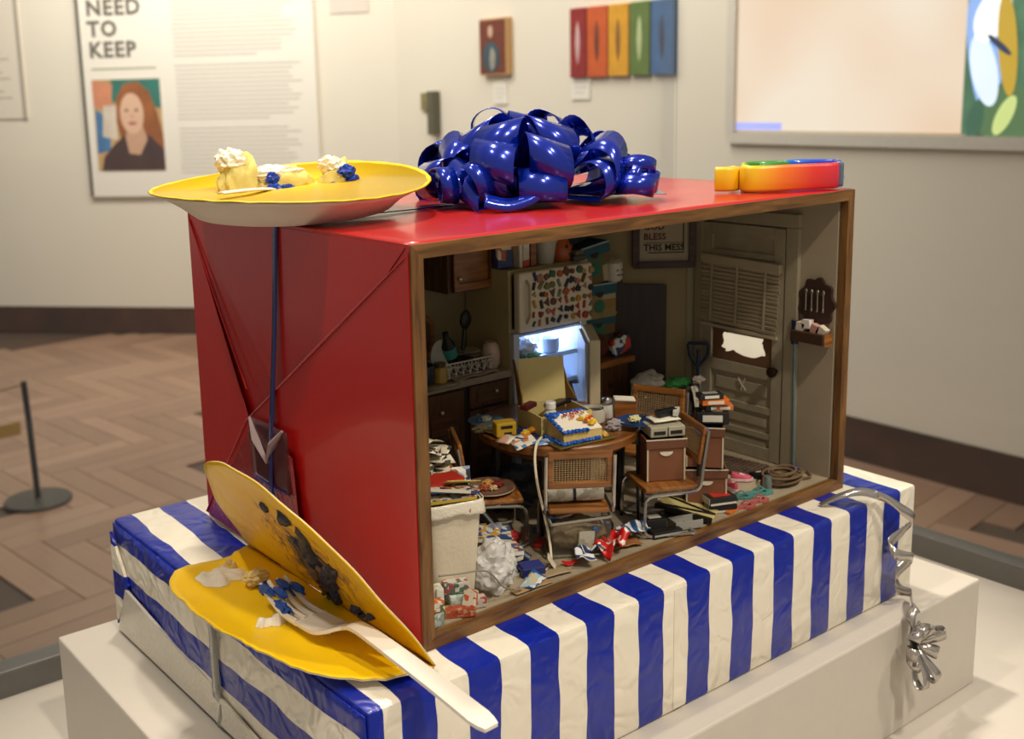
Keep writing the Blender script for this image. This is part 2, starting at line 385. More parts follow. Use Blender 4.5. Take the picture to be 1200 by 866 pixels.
b = B(); b.blob((-4.7, 0, -7), (.6, 5, 12), .2, seed=3); b.obj('shirt', mat('#9a9384', .7, var=.2), t, smooth=True)
t = T('tiny_picture', 'tiny olive and gold picture on a dark block near the corner', 'painting', (RX, 524, 25))
B().box((-3, -3, -5), (6, 6, 27)).obj('block', mat('#57523c', .7), t)
B().box((-1, 6, 2), (2, 12, 11)).obj('panel', mat('#857844', .7, var=.3, sc=.4), t)

# text panel on left wall
def onL(tpos, z, lab, name, cat, group=None):
    o = T(name, lab, cat, (0, 0, 0), group=group); o.matrix_world = Matrix.Translation(frameL(tpos, z)*S) @ ML.to_4x4(); return o
def lb(b, x0, x1, y0, y1, d0, d1): b.box(((x0+x1)/2, (y0+y1)/2, (d0+d1)/2), (x1-x0, y1-y0, d1-d0)); return b
tp = onL(76, -33, 'tall white text panel headed NEED TO KEEP with a woman\'s photograph', 'exhibit_sign', 'wall panel')
lb(B(), 0, 165, 0, 150, 0, 3).obj('board', mat('#ece3d4', .6, var=.01), tp)
lb(B(), -2.2, 0, 0, 150, 0, 3.2).obj('side_edge', mat('#4b4538', .6), tp, label='dark left edge')
MT = mat('#6b6558', .7)
I3 = Matrix.Identity(3)
for i, wd in enumerate(('I', 'NEED', 'TO', 'KEEP')): text(wd, 14.4, MT, tp, (5.5, 95+(3-i)*13.9, 3.1), I3, 'lettering', .1, .5)
lb(B(), 6, 53, 86.4, 87.6, 3, 3.1).obj('byline', mat('#a2a07a', .7), tp)
MP = mat('#b5ac9f', .8)
for (ya, n, xe) in ((149, 5, 156), (130, 13, 154), (88, 13, 157), (46, 11, 155), (11, 3, 150)):
    b = B()
    for i in range(n):
        xr = xe-random.uniform(0, 12) if i < n-1 else xe-random.uniform(20, 60)
        lb(b, 66+random.uniform(0, 1), xr, ya-i*2.95-.75, ya-i*2.95, 3, 3.08)
    b.obj('text_block', MP, tp, kind='stuff')
ph = lb(B(), 5.5, 55, 18, 80, 3, 3.3).obj('photograph', mat('#c7a06a', .5, var=.3, sc=.05), tp)
def flatpoly(pts, z, m, name, par=ph): return B().prism([(5.5+p[0], 18+p[1]*1.17) for p in pts], .12, None, z).obj(name, m, par)
def ell(cx, cy, rx, ry, n=24): return [(cx+rx*math.cos(2*PI*k/n), cy+ry*math.sin(2*PI*k/n)) for k in range(n)]
flatpoly([(14, 40), (49.4, 36), (49.4, 52.8), (14, 52.8)], 3.3, mat('#2e7468', .6, var=.3, sc=.1), 'teal_backdrop')
flatpoly([(.2, 38), (12, 34), (15, 50), (.2, 52.5)], 3.32, mat('#d68a66', .6, var=.2, sc=.1), 'orange_backdrop')
flatpoly([(.2, 10), (10, 12), (12, 30), (1, 36)], 3.32, mat('#4a7fae', .6, var=.4, sc=.1), 'blue_backdrop')
flatpoly([(5, 20), (16, 18), (17, 38), (7, 38)], 3.34, mat('#d9c8b4', .6, var=.2, sc=.1), 'pale_backdrop')
flatpoly([(21, 12), (16, 28), (17, 42), (23, 50), (33, 51.5), (41, 46), (46, 34), (49.4, 20), (49.4, 8), (40, 6)], 3.45, mat('#9a5a2c', .6, var=.3, sc=.15), 'hair')
flatpoly([(3, .2), (5, 8), (14, 16), (22, 21), (40, 20), (49.4, 12), (49.4, .2)], 3.6, mat('#4a3330', .7, var=.2, sc=.1), 'dark_top')
flatpoly([(24, 10), (22, 20), (25, 26), (35, 26), (38, 18), (32, 9)], 3.75, mat('#c99e80', .6), 'neck')
flatpoly(ell(28, 33, 8.6, 12), 3.9, mat('#ddb294', .6, var=.05), 'face')
flatpoly(ell(24.3, 35, 1.5, .7, 10), 4.05, mat('#5f4334', .6), 'eye'); flatpoly(ell(31.5, 35, 1.5, .7, 10), 4.05, mat('#5f4334', .6), 'eye')
flatpoly(ell(28, 27.5, 3.2, .9, 12), 4.05, mat('#b3604f', .6), 'mouth'); flatpoly([(27.2, 30.2), (29, 30.2), (28.3, 34.5)], 4.05, mat('#c99a7c', .6), 'nose')
lp = onL(-60, 22, 'pale text sheet at the far left edge of the wall', 'text_sheet', 'wall panel')
lb(B(), 0, 90, 0, 100, 0, 1.2).obj('sheet', mat('#e3d6c4', .6, var=.02), lp)
b = B()
for i in range(9): lb(b, 12, 80-6*(i % 3), 14+i*4.4, 15+i*4.4, 1.2, 1.28)
b.obj('text_block', mat('#b3a795', .8), lp, kind='stuff')
lb(B(), 87.6, 90, 0, 100, 1.2, 1.9).obj('rim', mat('#aaa091', .6), lp)
sp_ = onL(252, 85, 'small pale card high on the wall right of the text panel', 'paper_card', 'card')
lb(B(), 0, 26, 0, 26, 0, .8).obj('card', mat('#d8c8ba', .7), sp_)

# barrier posts with cord
def post(x, y, lab):
    t = T('barrier_post', lab, 'barrier', (x, y, ZF), group='low barrier posts')
    B().lathe([(13.4, 0), (13.7, .6), (13.2, 1.3), (2.2, 1.8)], seg=36).obj('base', mat('#3d3a33', .5), t, smooth=True)
    B().tube([(0, 0, 1), (-.6, 0, 34), (-1.2, 0, 52)], 1.25, 14).obj('pole', mat('#20242c', .4), t, smooth=True)
    return t
post(92.4, 410.8, 'black barrier post with round base, in front of the wood floor')
post(76, 489, 'black barrier post farther back at the left edge')
post(16, 400, 'black barrier post just outside the left edge')
tag(B().tube(spline([(89.6, 410.8, ZF+50.5), (54, 405, ZF+49), (17.6, 400, ZF+50.5)]), .35, 8).obj('cordon', mat('#7a6a42', .7)), 'thin brown cord strung between the barrier posts', 'cord')
tag(B().box((53.5, 405.3, ZF+33), (70, .3, 5.5), rot=(0, 0, 8.3)).obj('reflection_strip', mat('#b08a3a', .6)), 'ochre strip standing in for a yellowish reflected glow between the barrier posts', 'band')  # yellowish glow of a reflection, put in as an ochre coloured strip

# ================================================================ DISPLAY CASE
ZD = -19.4
dc = T('display_case', 'museum display case with white deck, grey metal rail and clear glass', 'display case', (0, 0, ZD))
M_white = mat('#c9c0b3', .55, var=.015, bump=.06, sc=2.)
dk = B(); dk.prism([(-120, 47.6), (76.4, 47.6), (76.4, -90), (-120, -90)], 6, None, -6); dk.obj('deck', M_white, dc)
B().prism([(-117, 44), (73, 44), (73, -87), (-117, -87)], 84, None, -90).obj('pedestal', M_white, dc)
M_rail = mat('#6d6a66', .4, metal=.3); 
B().box((-21, 48.9, -.2), (199, 2.6, 5.4), bev=.2).obj('rail', M_rail, dc, label='grey metal rail at the back')
B().box((77.7, -20, -.2), (2.6, 140, 5.4), bev=.2).obj('rail', M_rail, dc, label='grey metal rail on the right')
B().box((-21, 49.2, 62), (197, .3, 122)).obj('glass_pane', glassy('#ffffff', .012, .02), dc)
B().box((77.8, -20, 62), (.3, 138.4, 122)).obj('glass_pane', glassy('#ffffff', .012, .02), dc)

# ================================================================ WHITE PLINTH
pl = B().box((-11.14+66.25/2, -6.3+42.5/2, -9.52-4.94), (66.25, 42.5, 9.86), bev=.18).obj('plinth', M_white, rot=(0, 0, 0))
tag(pl, 'low white painted plinth block under the blue striped gift', 'plinth')
# ================================================================ STRIPED GIFT
def stripe_mat(axis):
    m, nt, b = new_mat('striped_paper'); L = nt.links
    t = nt.nodes.new('ShaderNodeTexCoord'); s = nt.nodes.new('ShaderNodeSeparateXYZ'); L.new(t.outputs['Object'], s.inputs[0])
    def M_(op, a, c_=None):
        n = nt.nodes.new('ShaderNodeMath'); n.operation = op
        for i, q in enumerate((a, c_)):
            if q is None: continue
            if isinstance(q, (int, float)): n.inputs[i].default_value = q
            else: L.new(q, n.inputs[i])
        return n.outputs[0]
    nz = nt.nodes.new('ShaderNodeTexNoise'); nz.inputs['Scale'].default_value = 1; nz.inputs['Detail'].default_value = 1
    L.new(tc(nt, .28/S), nz.inputs['Vector'])
    wob = M_('MULTIPLY', M_('SUBTRACT', nz.outputs[0], .5), .55)
    if axis == 'x':
        u = M_('MULTIPLY', s.outputs[0], 1/S); v = M_('MULTIPLY', M_('ADD', M_('MULTIPLY', s.outputs[1], 1/S), 3.7), .045)
        u = M_('ADD', M_('SUBTRACT', M_('SUBTRACT', u, v), .67-480), wob); per = 4.8
        f = M_('FRACT', M_('DIVIDE', u, per))
    else:
        u = M_('MULTIPLY', s.outputs[2], -1/S); u = M_('ADD', M_('ADD', u, .35+440), wob); per = 4.4
        f = M_('FRACT', M_('DIVIDE', u, per))
    g = M_('LESS_THAN', f, .5)
    if axis == 'x':  # the side's blue band wraps over onto the top along the left edge
        g = M_('MAXIMUM', g, M_('LESS_THAN', M_('MULTIPLY', s.outputs[0], 1/S), -5.35))
    mx = nt.nodes.new('ShaderNodeMix'); mx.data_type = 'RGBA'; mx.inputs[6].default_value = lin('#ece2cd'); mx.inputs[7].default_value = lin('#001e92')
    L.new(g, mx.inputs[0]); L.new(mx.outputs[2], b.inputs['Base Color'])
    b.inputs['Roughness'].default_value = .35; b.inputs['Coat Weight'].default_value = .15; b.inputs['Coat Roughness'].default_value = .1
    n2 = nt.nodes.new('ShaderNodeTexNoise'); n2.inputs['Detail'].default_value = 1; n2.inputs['Distortion'].default_value = 1.2; L.new(tc(nt, .09/S), n2.inputs['Vector'])
    bp = nt.nodes.new('ShaderNodeBump'); bp.inputs['Strength'].default_value = .5 if axis == 'x' else .8; bp.inputs['Distance'].default_value = (.5 if axis == 'x' else .9)*S
    L.new(n2.outputs[0], bp.inputs['Height']); L.new(bp.outputs[0], b.inputs['Normal']); return m
SX, SZ = stripe_mat('x'), stripe_mat('z')
gx0, gx1, gy0, gy1, gh = -6.33, 48.65, -3.6, 34.6, 9.5
gift = T('striped_gift', 'large flat gift box wrapped in blue and cream striped paper on the plinth', 'gift box', (0, 0, 0))
B().box(((gx0+gx1)/2, (gy0+gy1)/2, -gh/2), (gx1-gx0, gy1-gy0, gh-.02), bev=.35).obj('wrapping_paper', SX, gift, smooth=True)
# end flaps on the left side, slightly slumped paper
def side(u, v):
    y = gy0+.25+(gy1-gy0-.5)*u; z = -.3-(gh-.6)*v
    bul = math.sin(PI*u)*math.sin(PI*v)
    return (gx0-.12-.3*bul-.22*noise.noise(Vector((y*.25, z*.4, 3)))*math.sin(PI*v), y, z)
B().grid(side, 48, 14, .1).obj('end_flap', SZ, gift, smooth='all', label='folded end with stripes running lengthwise')
fl_ = B()
Q = lambda y, z, d=.55: (gx0-d, y, z)
fl_._add([Q(gy1-.6, -.9), Q(gy1-3.6, -4.6), Q(gy1-.6, -8.9), Q(gy1-.6, -.9, .3), Q(gy1-3.6, -4.6, .3), Q(gy1-.6, -8.9, .3)], [[0, 1, 2], [5, 4, 3], [0, 3, 4, 1], [1, 4, 5, 2], [2, 5, 3, 0]])
fl_.obj('corner_fold', SZ, gift)
fl_ = B(); fl_._add([Q(gy1-3.2, -5.0, .62), Q(gy0+.8, -8.9, .62), Q(gy1-.9, -9.2, .62), Q(gy1-3.2, -5.0, .4), Q(gy0+.8, -8.9, .4), Q(gy1-.9, -9.2, .4)], [[0, 1, 2], [5, 4, 3], [0, 3, 4, 1], [1, 4, 5, 2], [2, 5, 3, 0]])
fl_.obj('lower_flap', mat('#d8cfbd', .3, coat=.3, bump=.4, sc=.4), gift)
tape = B(); tape.grid(lambda u, v: (gx0-.62-.1*noise.noise(Vector((v*5, u*3, 1))), 14.4+1.3*u, -.1-9.1*v), 3, 16, .03)
tape.obj('tape', glassy('#d8d4cc', .3, .15), gift, smooth='all', label='strip of clear tape')
b = B(); b.box((19.1, gy0-.02, -gh/2), (1.2, .05, gh-.6)).obj('seam_edge', SX, gift)

# ================================================================ RED GIFT WITH THE ROOM INSIDE
W_, D_, H_ = 43.3, 29.9, 25.
sb = T('room_box', 'open-fronted gift box in glossy red paper holding a tiny cluttered kitchen', 'diorama', (0, 0, 0))
M_red = mat('#b0110b', .36, var=.04, bump=.12, sc=.05, coat=.35)
M_frame = wood('#4a2c12', '#8a602f', .5, 0, 1.2); M_frameZ = wood('#4a2c12', '#8a602f', .5, 2, 1.2)
b = B()
b.box((.2, D_/2+.05, H_/2), (.4, D_-.1, H_)).box((W_-.2, D_/2+.05, H_/2), (.4, D_-.1, H_))
b.box((W_/2, D_-.2, H_/2), (W_-.8, .4, H_)).obj('red_paper', M_red, sb)
B().grid(lambda u, v: (W_*u, .02+(D_-.02)*v, H_+.12*noise.noise(Vector((u*9, v*6, 0)))*min(1, 8*v, 8*(1-v))*min(1, 8*u, 8*(1-u))), 30, 20, .4).obj('top_paper', M_red, sb, smooth='all')
# envelope folds on the left end
def flap(pts, x0, th, name, wob=.0):
    b = B(); n = len(pts)
    vs = [(x0, p[0], p[1]) for p in pts]+[(x0+th, p[0], p[1]) for p in pts]
    b._add(vs, [list(range(n)), list(range(n, 2*n))[::-1]]+[[i, (i+1) % n, n+(i+1) % n, n+i] for i in range(n)]); return b
def facet(tris, th, name, m):
    """folded paper: list of polygons of (x,y,z) on the left end, each slightly tilted"""
    b = B()
    for t in tris:
        n = len(t); vs = [Vector(p) for p in t]+[Vector(p)+Vector((th, 0, 0)) for p in t]
        b._add(vs, [list(range(n)), list(range(n, 2*n))[::-1]]+[[i, (i+1) % n, n+(i+1) % n, n+i] for i in range(n)])
    return b.obj(name, m, sb)
facet([[(-.08, .1, .25), (-.08, .1, 24.5), (-.75, 20.4, 10.3)], [(-.08, .1, .25), (-.75, 20.4, 10.3), (-.28, 29.7, .4)]], .06, 'front_fold', M_red)
for p, q in (((-.14, .4, 24.2), (-.82, 20.4, 10.3)), ((-.82, 20.4, 10.3), (-.34, 29.6, .5)), ((-.1, 29.5, 24.2), (-.42, 20.8, 12.5))):
    B().tube([p, tuple((a+b_)/2 for a, b_ in zip(p, q)), q], [.05, .1, .05], 6).obj('fold_edge', M_red, sb, smooth=True)
facet([[(-.06, .4, 24.8), (-.06, 29.6, 24.8), (-.3, 14.5, 11.6)]], .05, 'upper_fold', M_red)
facet([[(-.06, 29.8, 24.6), (-.45, 20.6, 10.1), (-.06, 29.8, .5)]], .05, 'back_fold', M_red)
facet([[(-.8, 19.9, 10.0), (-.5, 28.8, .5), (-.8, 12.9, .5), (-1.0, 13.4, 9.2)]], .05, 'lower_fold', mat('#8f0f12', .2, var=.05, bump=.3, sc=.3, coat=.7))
B().grid(lambda u, v: (-1.0-.12*math.sin(9*u+4*v)*.5, 19.5-5.6*u, 10.9-4.6*v), 10, 10, .03).obj('tape', glassy('#c8606a', .12, .12), sb, smooth='all', label='patch of clear tape over the fold')
for (p, q) in (((19.2, 10.9), (16.9, 8.0)), ((14.4, 10.9), (16.9, 8.2))):
    b = B(); b.tube([(-1.12, p[0], p[1]), (-1.16, (p[0]+q[0])/2+.3, (p[1]+q[1])/2), (-1.12, q[0], q[1])], [.1, .32, .12], 6); b.obj('tape_wrinkle', glassy('#d8c0be', .5, .1), sb, smooth=True)
# blue ribbon round the box
M_blue = mat('#0428a6', .2, metal=.5, var=.02, coat=.6, spec=.8)
M_blued = mat('#0b1a66', .25, metal=.4, coat=.5)
zr = [(-.9, 16.6, .4), (-1.15, 16.4, 6), (-1.05, 16.2, 10), (-.5, 15.8, 18), (-.22, 15.5, 24.2), (-.1, 15.45, 24.95), (.35, 15.5, 25.25), (3, 15.2, 25.12), (14, 14.6, 25.15)]
B().ribbon(spline(zr, 4), [(0, .28, 0)]*(4*(len(zr)-1)+1), .06).obj('ribbon_band', M_blued, sb, smooth='all', label='narrow dark blue ribbon down the red end')
B().ribbon([(27, 16, 25.2), (34, 17.5, 25.3), (41, 19, 25.2)], [(-.06, .28, 0)]*3, .05).obj('ribbon_band', mat('#59617f', .2, metal=.5), sb)
# wooden front frame, mitred
def strip(pts, name, m):
    b = B(); n = 4
    vs = [(p[0], -.12, p[1]) for p in pts]+[(p[0], .55, p[1]) for p in pts]
    b._add(vs, [[0, 1, 2, 3], [7, 6, 5, 4]]+[[i, (i+1) % 4, 4+(i+1) % 4, 4+i][::-1] for i in range(4)]); return b.obj(name, m, sb)
fw_ = .85
o4 = [(0.01, .01), (W_-.01, .01), (W_-.01, H_-.01), (0.01, H_-.01)]; i4 = [(fw_, fw_), (W_-fw_, fw_), (W_-fw_, H_-fw_), (fw_, H_-fw_)]
for k in range(4): strip([o4[k], o4[(k+1) % 4], i4[(k+1) % 4], i4[k]], 'frame_strip', M_frame if k % 2 == 0 else M_frameZ)
# inner room
M_room = mat('#94835e', .85, var=.06, sc=.5, bump=.05); M_roomR = mat('#a3937a', .85, var=.05, sc=.5)
F = .9
def flmat():
    m, nt, b = new_mat('worn_floor'); L = nt.links
    n = nt.nodes.new('ShaderNodeTexNoise'); n.inputs['Scale'].default_value = 1; n.inputs['Detail'].default_value = 6; L.new(tc(nt, .35/S), n.inputs['Vector'])
    r = ramp(nt, [(.25, '#8f7f64'), (.55, '#a5957a'), (.8, '#b2a288')]); L.new(n.outputs[0], r.inputs[0]); L.new(r.outputs[0], b.inputs['Base Color']); b.inputs['Roughness'].default_value = .6; return m
B().box((21.65, 12.1, F/2), (42.3, 22.9, F)).obj('floor_board', flmat(), sb)
B().box((21.65, 12.1, 24.3), (42.3, 22.9, .35)).obj('ceiling_board', mat('#a39a80', .85), sb)
B().box((21.65, 23.65, 12.5), (42.3, .3, 24.3)).obj('back_board', M_room, sb)
B().box((.6, 12.1, 12.5), (.4, 22.9, 24.3)).obj('left_board', M_room, sb)
B().box((42.55, 12.1, 12.5), (.5, 22.9, 24.3)).obj('right_board', M_roomR, sb)
oD = Vector((-.79, .613, 0)).normalized(); oN = Vector((-.613, -.79, 0)).normalized(); oP = Vector((42.3, 15, 0))
def obl(t, z, d=0.): return oP+oD*t+oN*d+Vector((0, 0, z))
b = B(); vs = [obl(0, F), obl(13.5, F), obl(13.5, 24.2), obl(0, 24.2)]
b._add(vs+[v-oN*.25 for v in vs], [[0, 1, 2, 3], [7, 6, 5, 4], [0, 4, 5, 1], [1, 5, 6, 2], [2, 6, 7, 3], [3, 7, 4, 0]]); b.obj('angled_board', M_room, sb)
b = B(); vs = [obl(-.1, F, .1), obl(1.0, F, .1), obl(1.0, 24.1, .1), obl(-.1, 24.1, .1)]
b._add(vs+[v-oN*.2 for v in vs], [[0, 1, 2, 3], [7, 6, 5, 4], [0, 4, 5, 1], [1, 5, 6, 2], [2, 6, 7, 3], [3, 7, 4, 0]]); b.obj('corner_trim', mat('#8f8465', .7), sb)

# ================================================================ YELLOW PLATE ON TOP
M_yel = mat('#fbcc00', .5, var=.03, coat=.08, bump=.08); M_under = mat('#e9dcc6', .7, var=.03)
plt = T('paper_plate', 'yellow paper plate with cake scraps on top of the red box', 'plate', (2.9, 18.2, 25.45), rot=(2.6, -2.4, 0))
def rimw(a, r): 
    k = 1+.012*math.sin(3*a+1)*(r > 7); return (k, .22*math.sin(2*a+.6)*(r > 8)+.03*math.sin(26*a)*math.sin(3*a)*(r > 8.5))
b = B(); b.lathe([(.01, .25), (6.2, .25), (6.6, .3), (7.6, 1.0), (8.8, 1.75), (9.75, 2.1), (9.85, 2.02)], seg=96, wob=rimw); b.obj('plate_top', M_yel, plt, smooth='all')
b = B(); b.lathe([(.01, .02), (6.3, .02), (6.9, .15), (7.8, .85), (8.9, 1.6), (9.8, 1.98)], seg=96, wob=rimw); b.obj('plate_underside', M_under, plt, smooth='all', label='cream coloured underside')
def cake_scrap(loc, d, rot, lab, seed, blue=None):
    t = T('cake_scrap', lab, 'cake', loc, group='cake scraps on the yellow plate')
    B().blob((0, 0, d[2]*.45), d, .16, 1.4, 4, seed, rot).obj('crumb', mat('#f6df80', .8, bump=.5, sc=2.5, var=.08), t, smooth=True)
    B().blob((-d[0]*.1, .2, d[2]*.8), (d[0]*.8, d[1]*.85, d[2]*.4), .2, 1.8, 4, seed+4, rot).obj('cream_icing', mat('#f3e8cd', .5, var=.03), t, smooth=True)
    for q in (blue or []): B().blob(q, (1.2, .7, .9), .35, 1.6, 3, seed+9).obj('blue_icing', mat('#0d3cae', .4, var=.1), t, smooth=True)
cake_scrap((-1.3, 18.2, 25.6), (3.0, 2.6, 4.4), (0, 15, 20), 'tall crumbly lump of yellow cake at the plate\'s left', 1)
cake_scrap((1.7, 17.4, 25.6), (4.6, 2.6, 3.2), (0, 0, -10), 'flat piece of yellow cake with two blue icing smears in the middle of the plate', 2, [(-1.3, -1.0, 1.6), (-1.0, -.6, 2.4), (-.4, -1.2, 1.5)])
cake_scrap((5.3, 16.2, 25.6), (2.6, 2.0, 3.6), (0, 20, 0), 'small wedge of cake coated in bright blue icing right of the plate\'s middle', 3, [(.6, -.8, 2.0), (.2, -1.0, 2.6), (-.8, -.8, 1.4), (.7, -.9, 1.5)])
kn = B(); kn.grid(lambda u, v: (7.2*u, (v-.5)*(.75-.35*abs(u-.4)), .12*math.sin(PI*u)+.1*math.sin(PI*v)), 14, 4, .12)
tag(kn.obj('plastic_knife', mat('#efe9df', .25, coat=.4, var=.01), loc=(-4.6, 14.2, 27.5), rot=(0, 3, 24), smooth='all'), 'white plastic knife lying across the yellow plate on top', 'knife')

# ================================================================ BLUE BOW
bow = T('gift_bow', 'big shiny blue ribbon bow on top of the red box', 'bow', (21.3, 14.6, 25.3))
random.seed(11)
def loop(az, el, R_, hgt, wd, tw=0.):
    ca, sa = math.cos(az), math.sin(az); rad = Vector((ca, sa, 0)); tan = Vector((-sa, ca, 0)); up = Vector((0, 0, 1))
    o_ = rad*math.cos(el)+up*math.sin(el); n_ = -rad*math.sin(el)+up*math.cos(el)
    pts, ws = [], []; N = 22
    for i in range(N+1):
        t = i/N; x = R_*(math.sin(PI*t)**.75); y = hgt*math.sin(2*PI*t)*.5*(math.sin(PI*t)**.3)
        q_ = o_*x+n_*y; q_.z = max(q_.z, .25); pts.append(q_); k = .35+.65*math.sin(PI*t)**.5
        a_ = tw*math.sin(PI*t); ws.append((tan*math.cos(a_)+n_*math.sin(a_))*wd*.5*k)
    b = B(); b.ribbon(pts, ws, .05); return b.obj('loop', M_blue, bow, smooth='all')
J = lambda a: random.uniform(-a, a)
for k in range(9): loop(2*PI*k/9+.05+J(.12), .14+random.uniform(0, .1), 8.7+J(.5), 3.3, 3.5, J(.7))
for k in range(8): loop(2*PI*k/8+.45+J(.15), .42+J(.1), 8.3+J(.6), 3.6, 3.4, J(.9))
for k in range(7): loop(2*PI*k/7+.2+J(.2), .76+J(.12), 7.4+J(.7), 3.5, 3.3, J(1.0))
for k in range(4): loop(2*PI*k/4+.9+J(.2), 1.15+J(.12), 6.9+J(.5), 3.2, 3.1, J(1.0))
B().lathe([(3.5, 0), (3.6, .1), (3.4, .3), (1.2, 1.2)], seg=24).obj('backing_disc', M_blued, bow, smooth=True)
def curl(c, ax_, r0, turns, pitch, wd, name='ribbon_curl', ph0=0., m=None):
    ax_ = Vector(ax_).normalized(); e1 = ax_.orthogonal().normalized(); e2 = ax_.cross(e1); pts, ws = [], []; N = int(20*turns)
    for i in range(N+1):
        a_ = ph0+2*PI*turns*i/N; rr = r0*(1-.25*i/N); pts.append(Vector(c)+e1*math.cos(a_)*rr+e2*math.sin(a_)*rr+ax_*pitch*i/20); ws.append((ax_+e1*.2*math.sin(a_))*wd*.5)
    B().ribbon(pts, ws, .04).obj(name, m or M_blue, bow, smooth='all')
curl((-9.0, -1.2, 1.45), (.8, -.3, 0), 1.4, 1.5, .9, 1.3); curl((-7.2, -2.6, 1.6), (.9, -.2, .3), 1.7, 1.4, .9, 1.4, ph0=1)
curl((-5.6, -3.4, 1.6), (.5, -.8, .2), 1.5, 1.2, .8, 1.2, ph0=2)
curl((4.4, -7.6, .8), (.15, -.1, 1), 1.85, 1.5, .9, 1.5, ph0=.5); curl((3.6, -8.4, .7), (.3, 0, 1), 1.5, 1.2, .8, 1.4, ph0=2)
curl((4.2, -7.9, 1.9), (.5, .3, 1), 1.6, 1.1, .7, 1.0, ph0=1)
ta = spline([(-1.5, -4, 3.8), (-2.6, -5.8, 2.3), (-4.2, -6.6, .9), (-6.6, -6.2, .25), (-8.2, -5.2, .6)], 5)
B().ribbon(ta, [(.25, .2, .42)]*len(ta), .04).obj('ribbon_tail', M_blue, bow, smooth='all', label='curling ribbon tail')
ta = [(2.6, -5, .3), (5, -6.3, .3), (7.6, -7.4, .15)]
B().ribbon(ta, [(.4, .8, .1)]*3, .04).obj('ribbon_tail', mat('#353f73', .2, metal=.5), bow)

# ================================================================ RAINBOW BAND TOY
def rainbow():
    m, nt, b = new_mat('rainbow_rubber'); L = nt.links
    t = nt.nodes.new('ShaderNodeAttribute'); t.attribute_name = 'Col'; L.new(t.outputs['Color'], b.inputs['Base Color'])
    b.inputs['Roughness'].default_value = .3; b.inputs['Coat Weight'].default_value = .4; return m
toy = T('rainbow_wristband', 'chunky rainbow coloured rubber band with a clear cap at the box\'s right corner', 'wristband', (39.3, 3.6, 25.1), rot=(0, 0, 0))
RB = rainbow()
def band(pts, stops, hgt, th, name, closed=False):
    """standing strap with rounded edges; colours along its length"""
    P_ = spline(pts, 6); n = len(P_); b = B(); seg = 12
    ring = []
    for k in range(seg):
        a_ = 2*PI*k/seg; cx_, sz = math.cos(a_), math.sin(a_)
        ring.append((th*.5*(abs(cx_)**.5)*(1 if cx_ > 0 else -1), hgt*.5*(abs(sz)**.4)*(1 if sz > 0 else -1)))
    vs = []
    for i, p in enumerate(P_):
        t = (P_[min(i+1, n-1)]-P_[max(i-1, 0)]); t.z = 0; t.normalize(); nn = Vector((t.y, -t.x, 0))
        for (a_, z_) in ring: vs.append(p+nn*a_+Vector((0, 0, z_+hgt*.5)))
    fs = [[i*seg+k, i*seg+(k+1) % seg, (i+1)*seg+(k+1) % seg, (i+1)*seg+k] for i in range(n-1) for k in range(seg)]+[list(range(seg)), [(n-1)*seg+k for k in range(seg)][::-1]]
    b._add(vs, fs); o = b.obj(name, RB, toy, smooth='all')
    ca = o.data.color_attributes.new('Col', 'FLOAT_COLOR', 'POINT')
    for i in range(n):
        t = i/(n-1)
        for (a0, c0), (a1, c1) in zip(stops, stops[1:]):
            if a0 <= t <= a1:
                k = (t-a0)/(a1-a0+1e-9); c0, c1 = lin(c0), lin(c1); c = [c0[j]*(1-k)+c1[j]*k for j in range(4)]; break
        for q in range(seg): ca.data[i*seg+q].color = c
    return o
# long front wall, yellow at the left turning through orange to red, back wall green to blue
band([(-2.6, 1.9, 0), (-3.5, 1.3, 0), (-3.5, .5, 0), (-2.4, -.4, 0), (-.6, -1.2, 0), (1.2, -2.1, 0), (2.4, -2.7, 0), (2.9, -2.5, 0)],
     [(0, '#e8c020'), (.3, '#f0c41a'), (.5, '#ef7a22'), (.68, '#e2352a'), (.92, '#d02840'), (1, '#5a2a80')], 2.05, .75, 'front_strap')
band([(-2.5, 2.2, 0), (-1.4, 2.9, 0), (.3, 2.4, 0), (1.2, 1.3, 0), (.7, .5, 0), (-.6, .8, 0), (-1.6, 1.2, 0)], [(0, '#a6b81e'), (.2, '#3f8a22'), (.8, '#2c7a2a'), (1, '#3a8a3a')], 2.15, .5, 'green_loop')
band([(1.2, 1.0, 0), (2.3, .9, 0), (3.4, -.3, 0), (4.0, -1.6, 0), (3.6, -2.4, 0)], [(0, '#1a76c8'), (.5, '#1548c8'), (1, '#2a2f9c')], 2.2, .5, 'blue_strap')
band([(-4.9, 3.0, 0), (-4.4, 2.2, 0), (-3.6, 2.1, 0), (-3.0, 2.8, 0)], [(0, '#f0c818'), (1, '#e0a818')], 1.95, .8, 'yellow_end')
B().box((3.25, -2.75, 1.1), (.95, .5, 2.0), rot=(0, 0, 50), bev=.2).obj('clear_cap', mat('#8fa0b8', .1, trans=.6, coat=.6), toy, label='clear plastic cap')
B().box((3.3, -3.02, 1.15), (.08, .06, .8), rot=(0, 35, 50)).obj('tick_mark', mat('#10203a', .4), toy)

